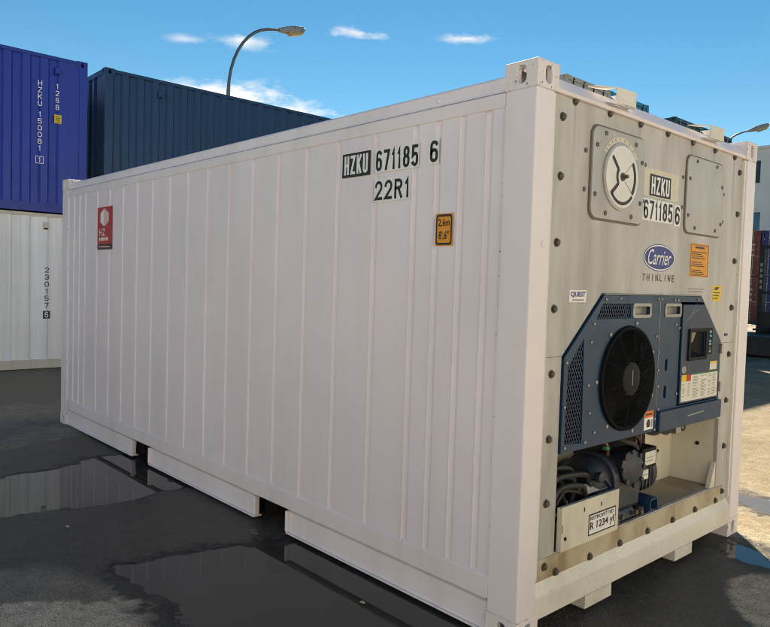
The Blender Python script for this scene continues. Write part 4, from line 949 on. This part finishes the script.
# end-on stacks farther along the row
XA = -9.95 - LL
for nm, y0, m, lab, rl in (('a', 15.02, 'greyc', 'pale grey container', 'greyc'), ('a', 17.47, 'bright', 'bright teal container', 'bright'), ('b', 21.85, 'dkgreen', 'dark green container with its long side showing', 'dkgreen'), ('b', 24.30, 'dkgreen', 'dark green container beside the street lamp', 'dkgreen')):
    for lev in range(3):
        pos = ('bottom', 'middle', 'top')[lev]
        dry_container('%s, %s of its stack beyond the refrigerated container' % (lab, pos), MT[m], (XA, y0, lev * (HH + .004)), 0, group='containers stacked three high with doors facing the yard', gear=MT['black'] if m in ('greyc', 'bright') else MT['steel'], detail=(lev == 2))
# white rows across the yard, down-sun of the scene (unseen, added to bounce sun onto the cooling unit and the long side)
MT['bouncewhite'] = paint('white_bounce_container_paint', (.80, .79, .77), .5, (.45, .40, .34), .3, streak=(2, 2, .3))
GRP = 'white containers added out of view to bounce sunlight'
for k, wd in enumerate(('first', 'second', 'third', 'last')):
    for lev in range(2):
        dry_container('unseen white container added to bounce sun on the cooling unit, %s of the %s row' % (wd, ('lower', 'upper')[lev]), MT['bouncewhite'], (8.6, -11.2 + 6.2 * k + LL, lev * (HH + .006)), -q90, group=GRP, detail=False)
for k, wd in enumerate(('left', 'right')):
    dry_container('unseen white container added to bounce sun on the long white side, %s of the pair behind the viewpoint' % wd, MT['bouncewhite'], (-5.6 + 6.2 * k, -8.6 - WW, 0), 0, group=GRP, detail=False)
# far stack to the right
for x0, m, lab in ((-15.87, 'brown', 'maroon'), (-13.38, 'farblue', 'navy blue')):
    for lev in range(2):
        c = dry_container('%s far container, %s of its stack, right of the refrigerated container' % (lab, ('lower', 'upper')[lev]), MT[m], (x0, 40 + LL, lev * (HH + .004)), -q90, group='far containers at the right edge')
        b = B()
        Fx = EX(LL - .0205)
        for k in range(4):
            for j in range(3):
                y = 1.42 + j * .26; zz = 2.10 - k * .30 - (.05 if lev else 0)
                if (k, j) in ((0, 2), (3, 1)): continue
                b.plate(rect(y, y + .19, zz, zz + .10), [], .0008, Fx)
        b.build('marking_patches', MT['pink'], c)['kind'] = 'stuff'

# flat rack on the ground and the forklift behind it
MT['rack'] = paint('black_rack_paint', (.014, .014, .016), .55, (.05, .045, .04), .5)
fr = thing('flat_rack', 'black folded flat rack container lying on the ground by the forklift', 'flat rack', (-9.62, 16.35, 0))
b = B(); b.box(.18, LL - .18, 0.01, .14, .06, .42); b.box(.18, LL - .18, WW - .14, WW - .01, .06, .42); b.box(.02, LL - .02, .1405, WW - .1405, .30, .40); b.build('deck_frame', MT['rack'], fr)
for s in (0, 1):
    b = B(); x0 = .10 if s == 0 else LL - 2.5; b.box(x0, x0 + 2.4, .15, WW - .15, .405, .52); b.build('folded_end_wall', MT['rack'], fr, bevel=.01)
castings(fr, MT['rack'], .648 - .05, LL, LL)
for x in (.001, LL - .13):
    for y in (.001, WW - .13): B().box(x, x + .129, y, y + .129, .1185, .48).build('corner_block', MT['rack'], fr)
fl = thing('forklift', 'dark forklift with a tall mast standing behind the flat rack', 'forklift', (-4.95, 19.0, 0))
for x in (-.95, .35): 
    b = B(); b.box(x, x + .14, 0, .16, .12, 3.0); o = b.build('mast_upright', MT['rack'], fl, bevel=.01)
    for k in range(5): B().box(x + .04, x + .10, -.004, -.001, 1.75 + k * .16, 1.85 + k * .16).build('marking', MT['steel'], o)
for zz in (.5, 1.6, 2.9): B().box(-.809, .349, .02, .12, zz, zz + .09).build('mast_crossbar', MT['rack'], fl)
b = B(); b.box(-.80, .34, -.12, -.02, .55, 1.1); b.build('fork_carriage', MT['rack'], fl)
for x in (-.6, .05): B().box(x, x + .12, -1.2, -.121, .61, .66).build('fork', MT['rack'], fl)
MT['fly'] = paint('faded_orange_truck_paint', (.25, .10, .02), .5)
b = B(); b.box(-.70, .24, .35, 2.2, .35, 1.05); b.box(-.72, .26, 2.21, 2.75, .35, 1.25); b.build('body', MT['rack'], fl, bevel=.06, segs=3)
for x in (-.68, .16):
    for y in (.55, 2.0): B().tube([(x + .03, y, 1.06), (x + .03, y + (.15 if y < 1 else 0), 2.15)], .03, 8).build('guard_post', MT['rack'], fl)
B().box(-.72, .26, .6, 2.1, 2.15, 2.20).build('overhead_guard', MT['rack'], fl); B().box(-.45, 0, 1.2, 1.75, 1.055, 1.30).build('seat', MT['black'], fl, bevel=.05)
for x in (-.86, .18):
    for y, r in ((.55, .36), (2.25, .28)):
        b = B(); b.lathe([(0, r * .55), (.0, r * .9), (.03, r), (.19, r), (.22, r * .9), (.22, r * .55)], (x, y, r), (1, 0, 0), 24); o = b.build('wheel', MT['rubber'], fl, True)
        b = B(); b.lathe([(-.006, r * .5), (.226, r * .5)], (x, y, r), (1, 0, 0), 16); b.build('rim', MT['steel'], o)

# building beyond
MT['bld'] = paint('pale_render_wall', (.76, .78, .80), .8, (.4, .4, .4), .25)
MT['glass'] = flat('dark_window_glass', (.02, .03, .045), .08, 0, .1); MT['glassblue'] = flat('blue_window_glass', (.03, .16, .26), .08, 0, .1)
bd = thing('warehouse_building', 'pale grey office building with small windows, beyond the far containers', 'building', (-22, 61.5, 0))
wins = [(x, zz, wd, h) for x in (-9.8, -6.6, -3.4, -.2, 3.0, 6.2, 9.4) for zz, wd, h in ((11.05, .75, 1.9), (7.0, .9, 1.55), (3.2, .9, 1.5))]
b = B(); b.plate(rect(-14, 13, 0, 13.9), [rect(x, x + wd, zz, zz + h) for x, zz, wd, h in wins], .25, lambda a, c, d: (a, -d, c)); b.build('wall', MT['bld'], bd)
b = B(); b.box(-14, -13.8, .251, 12, 0, 13.9); b.box(12.8, 13, .251, 12, 0, 13.9); b.box(-13.79, 12.79, 11.8, 12, 0, 13.9); b.build('wall', MT['bld'], bd)
B().box(-14.15, 13.15, -.15, 12.15, 13.905, 14.15).build('roof', MT['bld'], bd)
for x, zz, wd, h in wins:
    wn = B(); wn.plate(rect(x, x + wd, zz, zz + h), [rect(x + .06, x + wd - .06, zz + .06, zz + h - .06)], .06, lambda a, c, d: (a, .10 - d, c)); o = wn.build('window', MT['bolt'], bd)
    B().box(x + .061, x + wd - .061, .125, .14, zz + .061, zz + h - .061).build('pane', MT['glassblue'] if zz < 9 else MT['glass'], o)

# street lamps
MT['pole'] = flat('galvanised_pole', (.20, .21, .22), .45, .6, .2); MT['lamph'] = flat('weathered_lamp_housing', (.34, .33, .31), .5, .1, .4, 14); MT['lens'] = flat('amber_lamp_lens', (.50, .36, .20), .3, 0, .3)
def lamp(label, loc, rz, h, reach, rise, tilt=12, s=1.0):
    t = thing('street_lamp', label, 'street lamp', loc, rz, 'street lamps over the yard')
    pts = [(0, 0, 0), (0, 0, h * .5), (0, 0, h - 1.9)]
    for k in range(1, 11):
        a = R(90 * k / 10); pts.append((reach * (1 - math.cos(a)), 0, h - 1.9 + (1.9 - rise) * math.sin(a)))
    pts[-1] = (reach, 0, h - rise + .02); pts.append((reach + .25, 0, h - rise + .25 * math.sin(R(tilt))))
    B().tube(pts, [.085, .07, .046] + [.038] * 9 + [.030, .030], 10).build('pole', MT['pole'], t, True)
    b = B(); b.lathe([(0, .16), (.03, .16), (.05, .10)], (0, 0, 0), (0, 0, 1), 16); b.build('base', MT['pole'], t)
    ct, st = math.cos(R(tilt)), math.sin(R(tilt)); o3 = Vector((reach + .12, 0, h - rise + .04))
    def P(a, c, d): return tuple(o3 + Vector((a * ct - d * st, c, a * st + d * ct)) * 1.0)
    b = B(); prof = [(0, .06, -.04, .05), (.14, .085, -.06, .075), (.28, .12, -.07, .10), (.55, .14, -.06, .115), (.78, .13, -.05, .09), (.84, .09, -.03, .05)]
    rings = []
    for a, wd, lo, hi in prof: rings.append([b.bm.verts.new(P(a * s, wd * s * u, (lo if v < 0 else hi * v) * s)) for u, v in ((-1, -1), (1, -1), (1, .5), (.6, 1), (-.6, 1), (-1, .5))])
    for q0, q1 in zip(rings, rings[1:]):
        for k in range(6): b.bm.faces.new((q0[k], q0[(k + 1) % 6], q1[(k + 1) % 6], q1[k]))
    b.bm.faces.new(rings[0][::-1]); b.bm.faces.new(rings[-1]); b.build('lamp_head', MT['lamph'], t, bevel=.01)
    b = B(); b.hexa([P(.36 * s, -.10 * s, -.15 * s), P(.72 * s, -.10 * s, -.13 * s), P(.72 * s, .10 * s, -.13 * s), P(.36 * s, .10 * s, -.15 * s), P(.30 * s, -.12 * s, -.062 * s), P(.79 * s, -.12 * s, -.052 * s), P(.79 * s, .12 * s, -.052 * s), P(.30 * s, .12 * s, -.062 * s)]); b.build('lens', MT['lens'], t, bevel=.012)
    return t
lamp('curved street lamp rising behind the dark slate teal container', (-14.0, 6.43, 0), R(90 - 3), 8.15, 1.28, .10, 12, .92)
lamp('small distant street lamp head over the dark green containers', (-11.9, 30.0, 0), R(20), 9.0, 1.1, .25, 14, 1.0)

# litter on the wet asphalt
for (x, y, r, lab) in ((-.78, -.22, .011, 'small brown dead leaf lying at the foot of the white container side'), (-1.95, -.12, .028, 'flat grey pebble beside the near forklift pocket'), (-2.75, -1.0, .011, 'dark twig scrap on the wet asphalt between the puddles')):
    b = B(); bmesh.ops.create_icosphere(b.bm, subdivisions=2, radius=r)
    rr = random.Random(int(r * 1e4))
    for v in b.bm.verts: v.co *= rr.uniform(.75, 1.2); v.co.z *= .4; v.co.x *= 1.5
    o = b.build('litter_scrap', MT['silldirt'] if r < .018 else MT['bolt'], None, True); o.location = (x, y, .004); tag(o, lab, 'litter')
